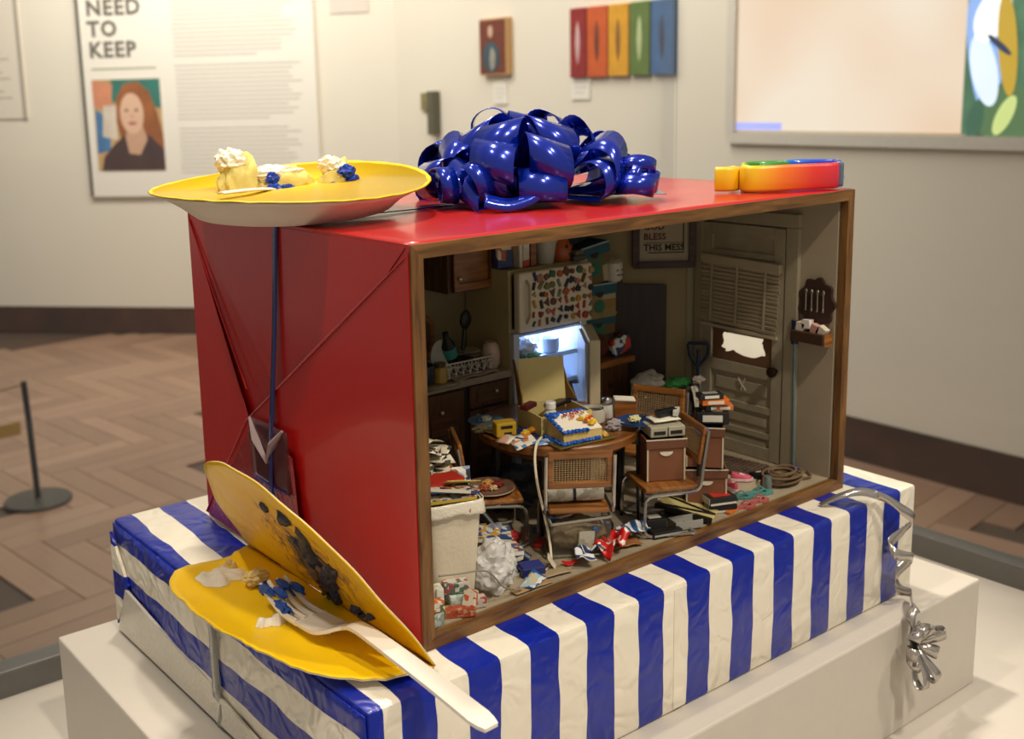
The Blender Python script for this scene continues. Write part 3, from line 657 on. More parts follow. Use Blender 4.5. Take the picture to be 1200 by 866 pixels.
# ================================================================ FOLDED PLATE WITH FORK
fp = T('folded_plate', 'yellow paper plate bent in half and smeared with icing, leaning on the red box', 'plate', (-.9, 9.9, .35))
th_ = math.radians(28)
lowR = [(0, 11.3), (14, 9.9), (34, 11.5), (46, 10.9), (66, 9.2), (88, 8.5), (110, 8.6), (130, 9.6), (150, 11.6), (165, 12.4), (180, 12.3)]
def RR(d):
    for (a0, r0), (a1, r1) in zip(lowR, lowR[1:]):
        if a0 <= d <= a1:
            k = (d-a0)/(a1-a0); return r0*(1-k)+r1*k
    return lowR[-1][1]
def platept(u, v):
    """v 0..1 goes right round: lower half then upper half; u radial"""
    d = v*360
    if d <= 180:
        R_ = RR(d); a_ = math.radians(d); r = R_*u
        x, y = -math.sin(a_)*r, math.cos(a_)*r
        z = .1+.95*max(0, (u-.72)/.28)**1.3*math.sin(a_)+.12*noise.noise(Vector((x*.4, y*.4, 2)))+ .04*math.sin(d*.9)*(u > .9)
        if x < -5.2: z += .25*(-5.2-x)*0
        return Vector((x, y, z))
    a_ = math.radians(360-d); R_ = 11.3*(1-.0*math.sin(a_))+(.9 if d > 180 else 0)*0; R_ = 11.3+(12.3-11.3)*(1-(d-180)/180); r = R_*u
    yy = math.cos(a_)*r; s_ = math.sin(a_)*r
    cur = .0
    x = -s_*math.sin(th_)-cur*math.cos(th_)-.9*max(0, (u-.72)/.28)**1.3*math.cos(th_)*math.sin(a_); z = .1+s_*math.cos(th_)-cur*.3
    x += .18*noise.noise(Vector((yy*.3, s_*.3, 5)))*min(1, s_)
    return Vector((x, yy, z))
N1, N2 = 22, 120
def half(lo, hi, nm, m, off, n_=60):
    b = B(); b.grid(lambda u, v: platept(u, lo+(hi-lo)*v)+(Vector((0, 0, -off)) if hi <= .5 else Vector((off, 0, 0))), N1, n_, .05); return b.obj(nm, m, fp, smooth='all')
def smeared():
    m, nt, b = new_mat('icing_smeared_plate'); L = nt.links; v = tc(nt, 1/S)
    n = nt.nodes.new('ShaderNodeTexNoise'); n.inputs['Scale'].default_value = .75; n.inputs['Detail'].default_value = 5; n.inputs['Distortion'].default_value = 1.4; L.new(v, n.inputs['Vector'])
    mp = nt.nodes.new('ShaderNodeMapping'); mp.vector_type = 'POINT'; mp.inputs['Scale'].default_value = (.8, .62, .8); L.new(v, mp.inputs['Vector'])
    d = nt.nodes.new('ShaderNodeVectorMath'); d.operation = 'DISTANCE'; d.inputs[1].default_value = (-1.7*.8, -1.4*.62, 3.6*.8); L.new(mp.outputs[0], d.inputs[0])
    k = nt.nodes.new('ShaderNodeMath'); k.operation = 'MULTIPLY_ADD'; k.inputs[1].default_value = -.135; k.inputs[2].default_value = .44; L.new(d.outputs['Value'], k.inputs[0])
    a = nt.nodes.new('ShaderNodeMath'); a.operation = 'ADD'; L.new(n.outputs[0], a.inputs[0]); L.new(k.outputs[0], a.inputs[1])
    r = ramp(nt, [(.0, '#fbcc00'), (.56, '#f4c008'), (.6, '#c98f2c'), (.68, '#d3a03a'), (.71, '#8a6a48'), (.755, '#6f5a50'), (.775, '#1b2448'), (.9, '#141c3c')]); L.new(a.outputs[0], r.inputs[0])
    L.new(r.outputs[0], b.inputs['Base Color']); b.inputs['Roughness'].default_value = .4
    bp = nt.nodes.new('ShaderNodeBump'); bp.inputs['Strength'].default_value = .6; bp.inputs['Distance'].default_value = .25*S; L.new(a.outputs[0], bp.inputs['Height']); L.new(bp.outputs[0], b.inputs['Normal']); return m
half(0, .5, 'lower_half', M_yel, 0); half(.5, 1, 'upper_half', smeared(), 0, 90)
half(0, .5, 'lower_underside', M_under, .08); half(.5, 1, 'upper_underside', M_under, .08)
# icing smears follow the plate
M_dkblue = mat('#1a2347', .35, var=.2, bump=.5, sc=2, coat=.3); M_bri = mat('#1d55b4', .4, var=.15, bump=.5, sc=2); M_cream = mat('#f1ead9', .4, var=.04, bump=.3, sc=1.5, coat=.2); M_smear = mat('#c69136', .35, var=.12, coat=.4)
def smear(u0, v0, du, dv, m, name, n=1, seed=0, th=.12, lift=.1):
    b = B(); rnd = random.Random(seed); N, K = 40, 5
    for k in range(n):
        uu, vv = u0+rnd.uniform(-du, du)*(n > 1), v0+rnd.uniform(-dv, dv)*(n > 1); su, sv = (du, dv) if n == 1 else (rnd.uniform(.25, .6)*du, rnd.uniform(.2, .55)*dv)
        nrm = Vector((0, 0, 1)) if vv < .5 else Vector((-math.cos(th_), 0, -math.sin(th_))); vs = []
        for j in range(K+1):
            f = 1-j/K
            for i in range(N):
                a_ = 2*PI*i/N; k_ = 1+.5*noise.noise(Vector((math.cos(a_)*1.8, math.sin(a_)*1.8, seed+k*3.1)))
                p = platept(max(.02, min(.97, uu+su*k_*math.cos(a_)*f)), vv+sv*k_*math.sin(a_)*f)
                h = lift*.1 if j == 0 else lift+th*((1-f*f)*1.2+.9*noise.noise(p*1.9+Vector((seed, 0, k))))
                vs.append(p+nrm*max(h, .03))
        b._add(vs, [[j*N+i, j*N+(i+1) % N, (j+1)*N+(i+1) % N, (j+1)*N+i] for j in range(K) for i in range(N)])
    return b.obj(name, m, fp, smooth='all')
smear(.34, .68, .2, .06, mat('#7d6450', .4, var=.2), 'brown_smear', 4, 21, .12)
smear(.34, .665, .24, .06, M_dkblue, 'dark_icing', 8, 5, .2)
smear(.22, .6, .12, .06, M_dkblue, 'dark_icing', 6, 8, .25); smear(.52, .545, .10, .018, M_dkblue, 'dark_icing', 3, 4, .22)
smear(.6, .74, .10, .03, M_dkblue, 'dark_icing', 4, 15, .2)
smear(.74, .085, .12, .03, M_cream, 'white_icing', 1, 12, .3); smear(.86, .06, .06, .012, mat('#e8cf8c', .7, bump=.3, sc=3), 'cake_crumb', 3, 13, .25)
smear(.52, .262, .17, .055, M_cream, 'white_icing', 3, 17, .35); smear(.42, .36, .13, .06, M_cream, 'white_icing', 3, 19, .35)
smear(.30, .10, .13, .05, M_bri, 'blue_icing', 4, 25, .35)
B().blob((-2.9, 4.4, .75), (1.9, 1.3, 1.0), .25, 1.6, 4, 5).obj('cake_crumb', mat('#ecd592', .8, bump=.3, sc=3), fp, smooth=True)

fork = T('plastic_fork', 'white plastic fork lying across the bent plate with blue icing on its tines', 'fork', (0, 0, 0))
M_fork = mat('#ece2d2', .22, coat=.5, var=.01)
hc = spline([(-3.35, -10.7, 1.35), (-3.4, -6.5, 1.75), (-3.7, -1.5, 2.35), (-3.95, 1.0, 2.6), (-4.0, 2.4, 2.1), (-4.05, 4.2, 1.35), (-4.1, 6.6, 1.15)], 6)
def wv(p, i, n):
    t = i/(n-1); k = .72-.28*t*1.5 if t < .62 else .3+(t-.62)*3.6
    return Vector((1, .05, 0))*min(max(k, .32), 1.12)*(.62 if i == 0 else .85 if i == 1 else 1)
n_ = len(hc); b = B()
ws = [wv(p, i, n_) for i, p in enumerate(hc)]
b.ribbon(hc, ws, .22); b.obj('handle', M_fork, fork, smooth=True)
for k in range(4):
    x0 = -4.1+(-.93+.62*k); pts = spline([(x0, 6.4, 1.15), (x0-.02, 8.2, 1.1), (x0-.02, 9.7, 1.45), (x0, 11.2, 2.05)], 4)
    B().tube(pts, [.24-.008*i for i in range(len(pts))], 8).obj('tine', M_fork, fork, smooth=True)
b = B()
for k in range(4):
    x0 = -4.1+(-.93+.62*k); b.blob((x0, 10.4-.7*(k % 2), 1.95-.15*(k % 2)), (.6, 1.7, .5), .2, 1.5, 3, k)
b.blob((-4.9, 8.6, 1.35), (.6, 2.2, .5), .4, 2, 3, 8)
b.obj('blue_icing', M_bri, fork, smooth=True)

# ================================================================ SILVER RIBBON
sr = T('silver_ribbon', 'curly silver ribbon with a small star bow hanging down the striped gift\'s right end', 'ribbon', (0, 0, 0))
M_sil = mat('#b9b2aa', .2, metal=.75, var=.03)
rp = [(38.2, -1.4, .15), (39.2, -2.6, 1.0), (40.8, -3.5, 1.2), (42.6, -4.5, .45), (44.0, -5.0, -.6), (45.6, -5.2, -1.9), (45.3, -4.6, -2.9), (43.4, -4.5, -3.6), (43.2, -5.3, -4.2), (45.0, -5.6, -4.9), (46.0, -4.9, -5.6), (44.6, -4.5, -6.6), (45.0, -4.6, -8.0), (46.2, -5.0, -8.6), (44.8, -5.9, -8.7), (43.6, -6.7, -8.7)]
P_ = spline(rp, 7); n_ = len(P_)
B().ribbon(P_, [Vector((.15*math.sin(i*.25), .12*math.cos(i*.25), .42)) if i > 18 else Vector((.08, .2, .03+.018*i)) for i in range(n_)], .04).obj('ribbon_strip', M_sil, sr, smooth='all')
b2 = [(44, -6.8, -8.7), (43.4, -7.1, -8.2), (42.5, -7.1, -9.0), (43.2, -7.3, -10.2), (44.2, -7.2, -9.9)]
P_ = spline(b2, 6); B().ribbon(P_, [(.1, .35, .2)]*len(P_), .04).obj('ribbon_strip', M_sil, sr, smooth='all')
for k in range(9):
    a_ = 2*PI*k/9+.3; ln_ = 2.1 if k % 3 else 2.7
    d1 = Vector((math.cos(a_)*.85, -.35, math.sin(a_))).normalized()
    if d1.z < -.8: ln_ = 3.4
    w1 = d1.cross(Vector((0, 1, 0))).normalized()
    pts = [Vector((42.6, -7.4, -11.0))+d1*ln_*(math.sin(PI*t/10)**.8)+Vector((0, -.5*math.sin(2*PI*t/10)-.25, 0)) for t in range(11)]
    B().ribbon(pts, [w1*.42*(.3+math.sin(PI*t/10)) for t in range(11)], .03).obj('bow_loop', M_sil, sr, smooth='all')
B().ribbon([(43.6, -6.8, -9.0), (43.0, -7.1, -10.2), (42.6, -7.4, -11)], [(.35, 0, .1)]*3, .03).obj('ribbon_strip', M_sil, sr, smooth='all')
# ================================================================ MINIATURE KITCHEN
W1 = wood('#3c2412', '#6b4424', .45, 2, 1.5); W1x = wood('#3c2412', '#6b4424', .45, 0, 1.5); W2 = wood('#6a3f16', '#a86a2c', .4, 0, 1.5, .2); WD = wood('#1d1009', '#35200f', .5, 2, 1.2)
M_beige = mat('#b9a878', .6, var=.03); M_fr = mat('#d8c9a2', .5, var=.03); M_chrome = mat('#b8b2a8', .18, metal=.95, var=.02); M_knob = mat('#e8dcc0', .2, metal=.6)
M_paper = mat('#e6dec8', .7, var=.05); M_news = printed(('#d8cfb8', '#e6dfcc', '#cfc4aa', '#b8ae98'), 1.6, .7, 3.); M_black = mat('#15130f', .45, var=.1)
PALS = [('#8f3a34', '#c8bea8', '#34507c', '#b09040', '#3a2a20', '#bcb4a0'), ('#c0b8a0', '#6a7890', '#8a4030', '#ccc4ac', '#30405a', '#a08c58'), ('#34487c', '#c6c0ae', '#9c3a30', '#b89c48', '#c4c0b4', '#4a6044'), ('#a84830', '#ccc0a8', '#b08040', '#8c3028', '#c8bea8', '#707070')]
def PR(i, sc=1., lines=0.): return printed(PALS[i % 4], sc, .4, lines, float(i))

# --- upper cabinet
t = T('wall_cabinet', 'dark wooden wall cabinet hanging in the kitchen\'s upper left', 'cabinet', (20.1, 20.1, 17.2))
B().box((0, 1.75, 3.45), (4.7, 3.3, 6.9)).obj('body', W1, t)
d = B(); d.box((.15, -.12, 3.3), (4.3, .25, 6.4), bev=.05).obj('door', W2 if False else W1, t)
dd = B(); dd.box((0, -.28, 3.4), (3.0, .1, 5.0)).box((-1.75, -.3, 3.4), (.5, .16, 6.2)).box((2.05, -.3, 3.4), (.5, .16, 6.2)).box((.15, -.3, .5), (4.1, .13, .6)).box((.15, -.3, 6.1), (4.1, .13, .5)).obj('raised_panel', W2, t)
B().blob((-1.55, -.55, 1.25), (.36, .36, .36), 0, sub=2).obj('knob', M_knob, t, smooth=True)
# --- base cabinet + worktop
t = T('base_cabinet', 'dark wooden kitchen cabinet below the sink with drawer and doors', 'cabinet', (16.6, 17.6, F))
B().box((-2.2, 3, 4.6), (15.2, 5.6, 9.2)).box((-2.2, 3, .3), (15.2, 5, .6)).obj('body', WD, t)
def front(x0, x1, z0, z1, nm, kx, kz):
    o = B().box(((x0+x1)/2, .1, (z0+z1)/2), (x1-x0, .25, z1-z0), bev=.05).obj(nm, W1, t)
    b = B(); w_, h_ = x1-x0, z1-z0
    b.box(((x0+x1)/2, -.06, (z0+z1)/2), (w_*.66, .12, h_*.62), bev=.04).obj('raised_panel', W1x, o)
    B().blob((kx, -.28, kz), (.34, .34, .34), 0, sub=2).obj('knob', M_knob, o, smooth=True)
front(1.1, 5.2, 7.2, 9.0, 'drawer', 3.7, 8.3); front(1.1, 5.2, .9, 6.9, 'door', 1.7, 6.6); front(-3.6, .5, .9, 8.9, 'door', -1.9, 7.5); front(-8.4, -4.1, .9, 8.9, 'door', -5.0, 7.2)
t = T('worktop', 'pale stained kitchen worktop with a steel edge behind the trash basket', 'worktop', (14.4, 20.3, 10.1))
B().box((0, .05, .3), (15.2, 6.1, .6), bev=.08).obj('slab', mat('#a08c74', .5, var=.15, sc=2), t)
B().box((-2.2, -3.05, .42), (8.5, .1, .3)).obj('steel_edge', M_chrome, t)
B().box((-1.6, .1, .62), (4.6, 3.6, .06)).obj('sink_rim', M_chrome, t)
# wall plaque
t = T('octagonal_plaque', 'brown octagonal wooden plaque on the back wall beside the frame', 'plaque', (15.8, 23.3, 13.4))
oc = [(2.7*math.cos(PI/8+PI/4*k), 2.7*math.sin(PI/8+PI/4*k)) for k in range(8)]; RXm = cols((1, 0, 0), (0, 0, 1), (0, -1, 0)).to_4x4()
B().prism(oc, .25, RXm).obj('board', W2, t); B().prism([(x*.82, y*.82) for x, y in oc], .1, RXm, .25).obj('face', W1, t)
# dish rack
t = T('dish_rack', 'white wire dish rack full of dishes on the worktop', 'dish rack', (17.9, 18.9, 10.75))
b = B()
for z in (.15, 1.3): b.tube(fillet([(-2.6, -1, z), (2.6, -1, z), (2.6, 1.2, z), (-2.6, 1.2, z), (-2.6, -1, z)], .2, 2), .07, 5)
for i in range(15):
    x = -2.5+i*.357; b.tube([(x, -1, 1.3), (x+(.18 if i % 2 else -.18), -1, .15), (x, 1.2, .15), (x, 1.2, 1.3)], .04, 4)
for i in range(7): b.tube([(-2.2+i*.73+.32*math.cos(a*PI/4), -1.02, .72+.32*math.sin(a*PI/4)) for a in range(9)], .04, 4)
b.obj('wire_frame', mat('#cfc8ba', .35), t)
def mug(loc, r, h, col, lab, handle=True, nm='mug', par=None, dark=None, face=False, group=None):
    t = T(nm, lab, nm.split('_')[-1], loc, group=group)
    B().lathe([(r*.75, 0), (r*.95, h*.12), (r, h*.5), (r, h), (r*.88, h), (r*.85, h*.75), (.01, h*.72)], seg=20).obj('bowl_body' if nm == 'bowl' else 'cup', mat(col, .3, coat=.3), t, smooth=True)
    if dark: B().lathe([(.01, 0), (r*.85, 0), (r*.85, .05), (.01, .06)], (0, 0, h*.76), 16).obj('coffee', mat(dark, .2), t)
    if handle: B().tube([(r*.9+.3*r*math.sin(PI*k/8)*1.6, 0, h*(.25+.55*k/8)) for k in range(9)], r*.12, 6).obj('handle', mat(col, .3), t, smooth=True)
    return t
def plate_mini(loc, r, col, lab, rot=(0, 0, 0), rimcol=None, group=None, nm='plate'):
    t = T(nm, lab, 'plate', loc, rot=rot, group=group)
    B().lathe([(.01, 0), (r*.6, 0), (r, r*.14), (r, r*.19), (r*.62, r*.07), (.01, r*.07)], seg=28).obj('disc', mat(col, .3, coat=.3), t, smooth=True)
    if rimcol: B().lathe([(r*.72, r*.1), (r*.98, r*.2), (r, r*.21), (r*.74, r*.13)], seg=28).obj('rim_band', mat(rimcol, .35), t, smooth=True)
    return t
plate_mini((16.1, 19.3, 12.3), 1.5, '#b0aa9c', 'grey white dinner plate standing upright in the dish rack', (80, 0, 15))
tag(B().blob((0, 0, 0), (1.5, 1.2, .7), .2, sub=3).obj('saucepan', mat('#17150f', .3), loc=(18.1, 18.7, 12.0), smooth=True), 'black pan lying on top of the dish rack', 'pan')
t = T('bottle', 'dark bottle with a teal label leaning out of the dish rack', 'bottle', (17.5, 19.6, 11.6), rot=(10, -20, 0))
B().lathe([(.5, 0), (.6, .2), (.6, 1.8), (.25, 2.5), (.25, 3)], seg=14).obj('glass', M_black, t, smooth=True); B().lathe([(.62, .7), (.62, 1.6)], seg=14).obj('label_band', mat('#3f8f86', .5), t, smooth=True)
t = T('ladle', 'dark round-headed ladle standing up behind the dish rack', 'ladle', (19.0, 20.2, 11.5), rot=(0, 8, 0))
B().tube([(0, 0, 0), (0, 0, 2.6)], .16, 6).obj('stem', M_black, t); B().blob((0, 0, 3.4), (1.1, .5, 1.6), .1).obj('head', M_black, t, smooth=True)
for k in range(3): plate_mini((19.4, 19.7, 11.0+k*.32+.6), .95, '#a89878', ['bottom saucer', 'middle saucer', 'top saucer'][k]+' of the tan stack at the right of the dish rack', group='stacked tan saucers')
t = T('vase', 'pale pink round-shouldered jar at the right end of the worktop', 'jar', (21.1, 19.0, 10.75))
B().lathe([(.55, 0), (.75, .3), (.85, 1.2), (.65, 1.9), (.5, 2.1), (.55, 2.2), (.4, 2.2)], seg=20).obj('jar_body', mat('#cbb09a', .4, coat=.2), t, smooth=True)
t = T('jar', 'yellow labelled glass jar at the worktop\'s front left', 'jar', (15.0, 17.9, 10.75))
B().lathe([(.5, 0), (.6, .1), (.6, 1.1), (.45, 1.3)], seg=16).obj('glass', mat('#a8862c', .3), t, smooth=True); B().lathe([(.48, 1.3), (.48, 1.6), (.1, 1.6)], seg=16).obj('lid', mat('#4a3a20', .4), t, smooth=True)
mug((13.9, 18.4, 10.75), .8, 1.5, '#22303a', 'dark enamel mug at the worktop\'s left edge')
tag(B().sheet(4.4, 1.6, .25, 4, th=.08).obj('dishcloth', mat('#a3907e', .9, var=.1), loc=(18.2, 17.8, 10.82), smooth='all'), 'crumpled pinkish cloth on the worktop in front of the dish rack', 'cloth')

# --- fridge
fx0, fx1, fy, fyb, fz = 21.95, 30.3, 17., 23.3, 18.9
t = T('refrigerator', 'old cream refrigerator with a magnet covered freezer door and its lower door open', 'refrigerator', (0, 0, 0))
b = B(); th = .35
b.box((fx0+th/2, (fy+fyb)/2+.3, (F+fz)/2), (th, fyb-fy-.6, fz-F)).box((fx1-th/2, (fy+fyb)/2+.3, (F+fz)/2), (th, fyb-fy-.6, fz-F)).box(((fx0+fx1)/2, fyb-.25, (F+fz)/2), (fx1-fx0-.06, .3, fz-F-.06)).box(((fx0+fx1)/2, (fy+fyb)/2+.3, fz-.18), (fx1-fx0-.06, fyb-fy-.66, .4)).box(((fx0+fx1)/2, (fy+fyb)/2+.3, F+.43), (fx1-fx0-.06, fyb-fy-.66, .8)).box(((fx0+fx1)/2, (fy+fyb)/2+.25, 13.75), (fx1-fx0-.6, fyb-fy-.9, .4))
b.obj('cabinet_shell', M_beige, t)
M_in = mat('#cfdcf4', .5, var=.01)
b = B(); b.box((fx0+.5, 20.2, 7.7), (.2, 5.8, 12)).box((fx1-.5, 20.2, 7.7), (.2, 5.8, 12)).box(((fx0+fx1)/2, 22.8, 7.7), (7.6, .2, 12)).box(((fx0+fx1)/2, 20.2, 13.4), (7.6, 5.8, .2)).obj('liner', M_in, t)
for gx in (fx0+.35, fx1-.35): B().box((gx, fy+.3, 7.6), (.6, .5, 12.2)).obj('door_gasket', mat('#c9cbd0', .5), t)
for z in (11.0, 8.6, 5.2): B().box(((fx0+fx1)/2, 20.3, z), (7.3, 5.0, .14)).box(((fx0+fx1)/2, 17.75, z), (7.3, .12, .4)).obj('shelf', mat('#cfdcf2', .25, alpha=1), t)
fd = B().box(((fx0+fx1)/2+.1, fy-.25, 16.35), (fx1-fx0-.1, .8, 5.0), bev=.2).obj('freezer_door', mat('#dccdb0', .4, coat=.2, var=.02), t)
B().tube(fillet([(fx0+.9, fy-.65, 18.2), (fx0+.95, fy-1.0, 17.8), (fx0+.95, fy-1.0, 15.2), (fx0+.9, fy-.65, 14.6)], .2, 2), .12, 6).obj('handle', mat('#b8a888', .4), fd, smooth=True)
od = B(); dvx = Vector((26.0-29.9, 11.9-16.8, 0)); ang_d = math.degrees(math.atan2(dvx.y, dvx.x)); dl = 6.4
od.box((dl/2, 0, 6.1), (dl, .9, 12.2), bev=.12); dro = od.obj('open_door', M_fr, t, loc=(29.9, 16.6, F+.4), rot=(0, 0, ang_d))
B().box((dl/2, -.6, 6.2), (dl-.8, .3, 11.4)).box((dl/2, -1.0, 3), (dl-1, .7, .12)).box((dl/2, -1.0, 7), (dl-1, .7, .12)).obj('door_shelf', mat('#aeb4bf', .4), dro)
ld = bpy.data.lights.new('fridge_bulb', 'POINT'); ld.energy = .035; ld.color = (.72, .84, 1); ld.shadow_soft_size = .004; lo = bpy.data.objects.new('fridge_bulb', ld); COL.objects.link(lo); lo.location = Vector((27, 20, 12.9))*S
ld = bpy.data.lights.new('fridge_bulb', 'POINT'); ld.energy = .018; ld.color = (.6, .78, 1); ld.shadow_soft_size = .004; lo = bpy.data.objects.new('fridge_bulb', ld); COL.objects.link(lo); lo.location = Vector((25.5, 18.6, 10.6))*S
def pack(loc, d, col, lab, rot=0, cat='food pack', nm='food_pack', group=None, m=None):
    return tag(B().box((0, 0, d[2]/2), d, bev=min(d)*.12).obj(nm, m or mat(col, .35, var=.05), loc=loc, rot=(0, 0, rot)), lab, cat, group)
def bagblob(loc, d, m, lab, cat, nm, seed, rot=(0, 0, 0), amp=.35):
    return tag(B().blob((0, 0, d[2]*.45), d, amp*.7, 1.25, 4, seed, flat=-d[2]*.45).obj(nm, m, loc=loc, rot=rot, smooth=True), lab, cat)
bagblob((24.6, 18.9, 11.1), (2.6, 2, 1.7), mat('#e4ecf6', .2, coat=.5, bump=.5), 'clear bag of pale food on the fridge\'s top shelf', 'food bag', 'food_bag', 1)
bagblob((23.2, 18.1, 11.1), (1.6, .9, .6), mat('#2f5a4a', .5, var=.4, sc=2), 'dark green leaves at the left of the fridge\'s top shelf', 'vegetables', 'lettuce', 2)
bagblob((25.0, 18.0, 11.1), (1.5, .7, .5), mat('#7ab890', .5, var=.3, sc=2), 'light green leaves in the middle of the fridge\'s top shelf', 'vegetables', 'lettuce', 3)
mug((27.4, 18.6, 11.1), .8, 1.3, '#c4d2e8', 'pale glass dish on the fridge\'s top shelf', False, 'glass_dish')
pack((23.3, 18.1, 8.7), (.9, .8, 1.5), '#58b0a8', 'teal carton at the left of the fridge\'s middle shelf')
pack((24.1, 18.0, 8.7), (.6, .6, 1.6), '#dfe81c', 'lime yellow bottle beside the teal carton in the fridge')
pack((25.3, 18.0, 8.7), (1.6, .8, 1.2), '#2a58d8', 'bright blue food tub on the fridge\'s middle shelf', 5)
pack((23.0, 17.9, 5.3), (.7, .6, 2.6), '#d83a50', 'red and white bottle at the left of the fridge\'s lower shelf')
pack((24.4, 18.2, 5.3), (1.5, .9, 1.8), '#5a78c8', 'blue tub on the fridge\'s lower shelf')
# magnets on the freezer door
random.seed(5)
MC = [('olive', '#6d6a2e'), ('dark red', '#7a1f18'), ('brown', '#5d3a1e'), ('green', '#2f5a34'), ('tan', '#a8834a'), ('black', '#1c1a18'), ('orange', '#a8501c'), ('grey green', '#5f7a6c'), ('dusty pink', '#a86a58'), ('navy', '#1b2850'), ('gold', '#b88a20'), ('scarlet', '#a02a1c')]
rows = ['top', 'second', 'third', 'fourth', 'fifth', 'lowest']; ords = ['first', 'second', 'third', 'fourth', 'fifth', 'sixth', 'seventh', 'eighth', 'ninth', 'tenth']
for r_ in range(6):
    for c_ in range(10):
        cn, cc = MC[random.randrange(12)]; sh = random.choice(['square', 'round', 'narrow', 'pointed', 'lumpy']); b = B(); k = random.uniform(.19, .33)
        MX = cols((1, 0, 0), (0, 0, 1), (0, -1, 0)).to_4x4() @ Matrix.Rotation(random.uniform(-.6, .6), 4, 'Z')
        if sh == 'square': b.prism([(-k, -k), (k, -k), (k, k*.8), (-k, k)], .12, MX)
        elif sh == 'round': b.prism([(k*math.cos(q*PI/6), k*math.sin(q*PI/6)) for q in range(12)], .14, MX)
        elif sh == 'narrow': b.prism([(-k*.45, -k*1.3), (k*.45, -k*1.3), (k*.5, k*1.3), (-k*.4, k*1.1)], .12, MX)
        elif sh == 'pointed': b.prism([(-k, k), (0, k*.6), (k, k), (.1*k, -k*1.2)], .12, MX)
        else: b.prism([(k*(1+.35*math.sin(q*2.3+r_))*math.cos(q*PI/5), k*(1+.35*math.cos(q*3.1+c_))*math.sin(q*PI/5)) for q in range(10)], .15, MX)
        x = fx0+1.65+c_*.715+random.uniform(-.14, .14); z = 18.35-r_*.77+random.uniform(-.12, .12)
        tag(b.obj('fridge_magnet', mat(cc, .5), loc=(x, fy-.66, z)), f'{cn} {sh} magnet, {ords[c_]} from the left in the {rows[r_]} row on the freezer door', 'magnet', 'magnets on the freezer door')
# on top of the fridge
pack((22.55, 19.0, 18.95), (1.5, 1.1, 3.4), '', 'cereal box with dark blue and orange picture at the fridge top\'s left', -8, 'box', 'cereal_box', m=printed(('#1f2f5a', '#c87830', '#e0d0b0', '#2a3a70', '#b85a28'), .7, .4, 0, 2.))
pack((23.75, 18.6, 18.95), (.35, 1.2, 3.4), '#ded2b8', 'thin cream book standing beside the blue cereal box', 0, 'book', 'book')
pack((24.35, 18.6, 18.95), (.7, 1.2, 3.3), '', 'cereal box with red bottom and pale front on the fridge', 0, 'box', 'cereal_box', m=printed(('#d8ccb8', '#a82a24', '#e4dccb', '#c84a38'), .8, .4, 0, 5.))
pack((25.15, 18.5, 18.95), (.6, 1.0, 3.5), '', 'upright wooden block between the cereal boxes and the bucket', 0, 'block', 'wooden_block', m=W2)
t = T('bucket', 'off-white plastic bucket on top of the fridge', 'bucket', (26.9, 18.6, 18.95))
B().lathe([(.75, 0), (1.0, 1.8), (1.1, 1.8), (1.1, 2.0), (.9, 2.0), (.7, .2)], seg=24).obj('pail', mat('#b9b29e', .5), t, smooth=True)
t = T('toy_animal', 'orange ceramic jar with black spots and a spout next to the bucket', 'jar', (28.6, 18.4, 18.95))
B().lathe([(.75, 0), (.95, .5), (.85, 1.3), (.6, 1.9), (.1, 2.1)], seg=18).obj('pot', mat('#b0571f', .4, var=.1), t, smooth=True)
b = B(); b.blob((-.1, -.8, 1.3), (.35, .2, .4), .1, sub=2).blob((.3, -.85, .6), (.8, .25, .4), .2, sub=2).obj('dark_spot', M_black, t); B().tube([(.7, 0, .8), (1.2, -.1, 1.2)], [.25, .14], 6).obj('spout', mat('#b0571f', .4), t, smooth=True)
t = T('kitchen_scale', 'low grey tray of odds and ends on the fridge\'s right corner', 'tray', (29.6, 17.9, 18.95)); B().box((0, 0, .25), (1.3, 1.6, .5), bev=.1).obj('tray_body', mat('#4c4a40', .6), t); B().box((0, 0, .7), (1.0, 1.3, .35), rot=(0, 0, 10)).obj('lid', mat('#6a6248', .6), t)

# --- right of the fridge: chest and piled boxes against the angled wall
t = T('wooden_chest', 'low dark wooden chest with a lid ledge right of the fridge', 'chest', (33.3, 18.3, F))
B().box((0, 0, 4.1), (4.6, 2.2, 8.2), bev=.1).obj('body', W1, t); B().box((.1, -.2, 8.5), (5.2, 2.8, .6), bev=.1).obj('lid', W2, t); B().blob((0, -1.25, 6.4), (.4, .3, .4), 0, sub=2).obj('knob', M_black, t)
def carton(loc, d, rot, lab, handle=(0, .8), lidc='#1c5260', body=('#8f7a44', '#a89c78', '#6a5228', '#4a5f38', '#8f7038')):
    t = T('printed_carton', lab, 'box', loc, rot=rot, group='fruit cartons piled right of the fridge')
    B().box((0, 0, d[2]/2-.1), (d[0]*.96, d[1]*.96, d[2]-.2)).obj('carton_body', printed(body, .45, .6, 0, loc[2]), t)
    B().box((0, 0, d[2]-.5), d[:2]+(1.0,)).obj('lid', mat(lidc, .6, var=.1), t)
    B().box((0, -d[1]/2-.02, d[2]-.05), (d[0]+.04, .08, .12)).obj('lid_edge', mat('#a8b0a0', .6), t)
    B().prism([(.45*math.cos(PI*k/8+PI), .45*math.sin(PI*k/8+PI)) for k in range(9)], .06, Matrix.Translation((handle[0], -d[1]/2, d[2]-.75)) @ cols((1, 0, 0), (0, 0, 1), (0, -1, 0)).to_4x4()).obj('hand_hole', M_black, t)
    B().prism(ell(0, 0, .6, .6, 16), .05, Matrix.Translation((handle[0], -d[1]*.48, d[2]*.35)) @ cols((1, 0, 0), (0, 0, 1), (0, -1, 0)).to_4x4()).obj('round_emblem', mat('#1f6a50', .6), t)
    return t
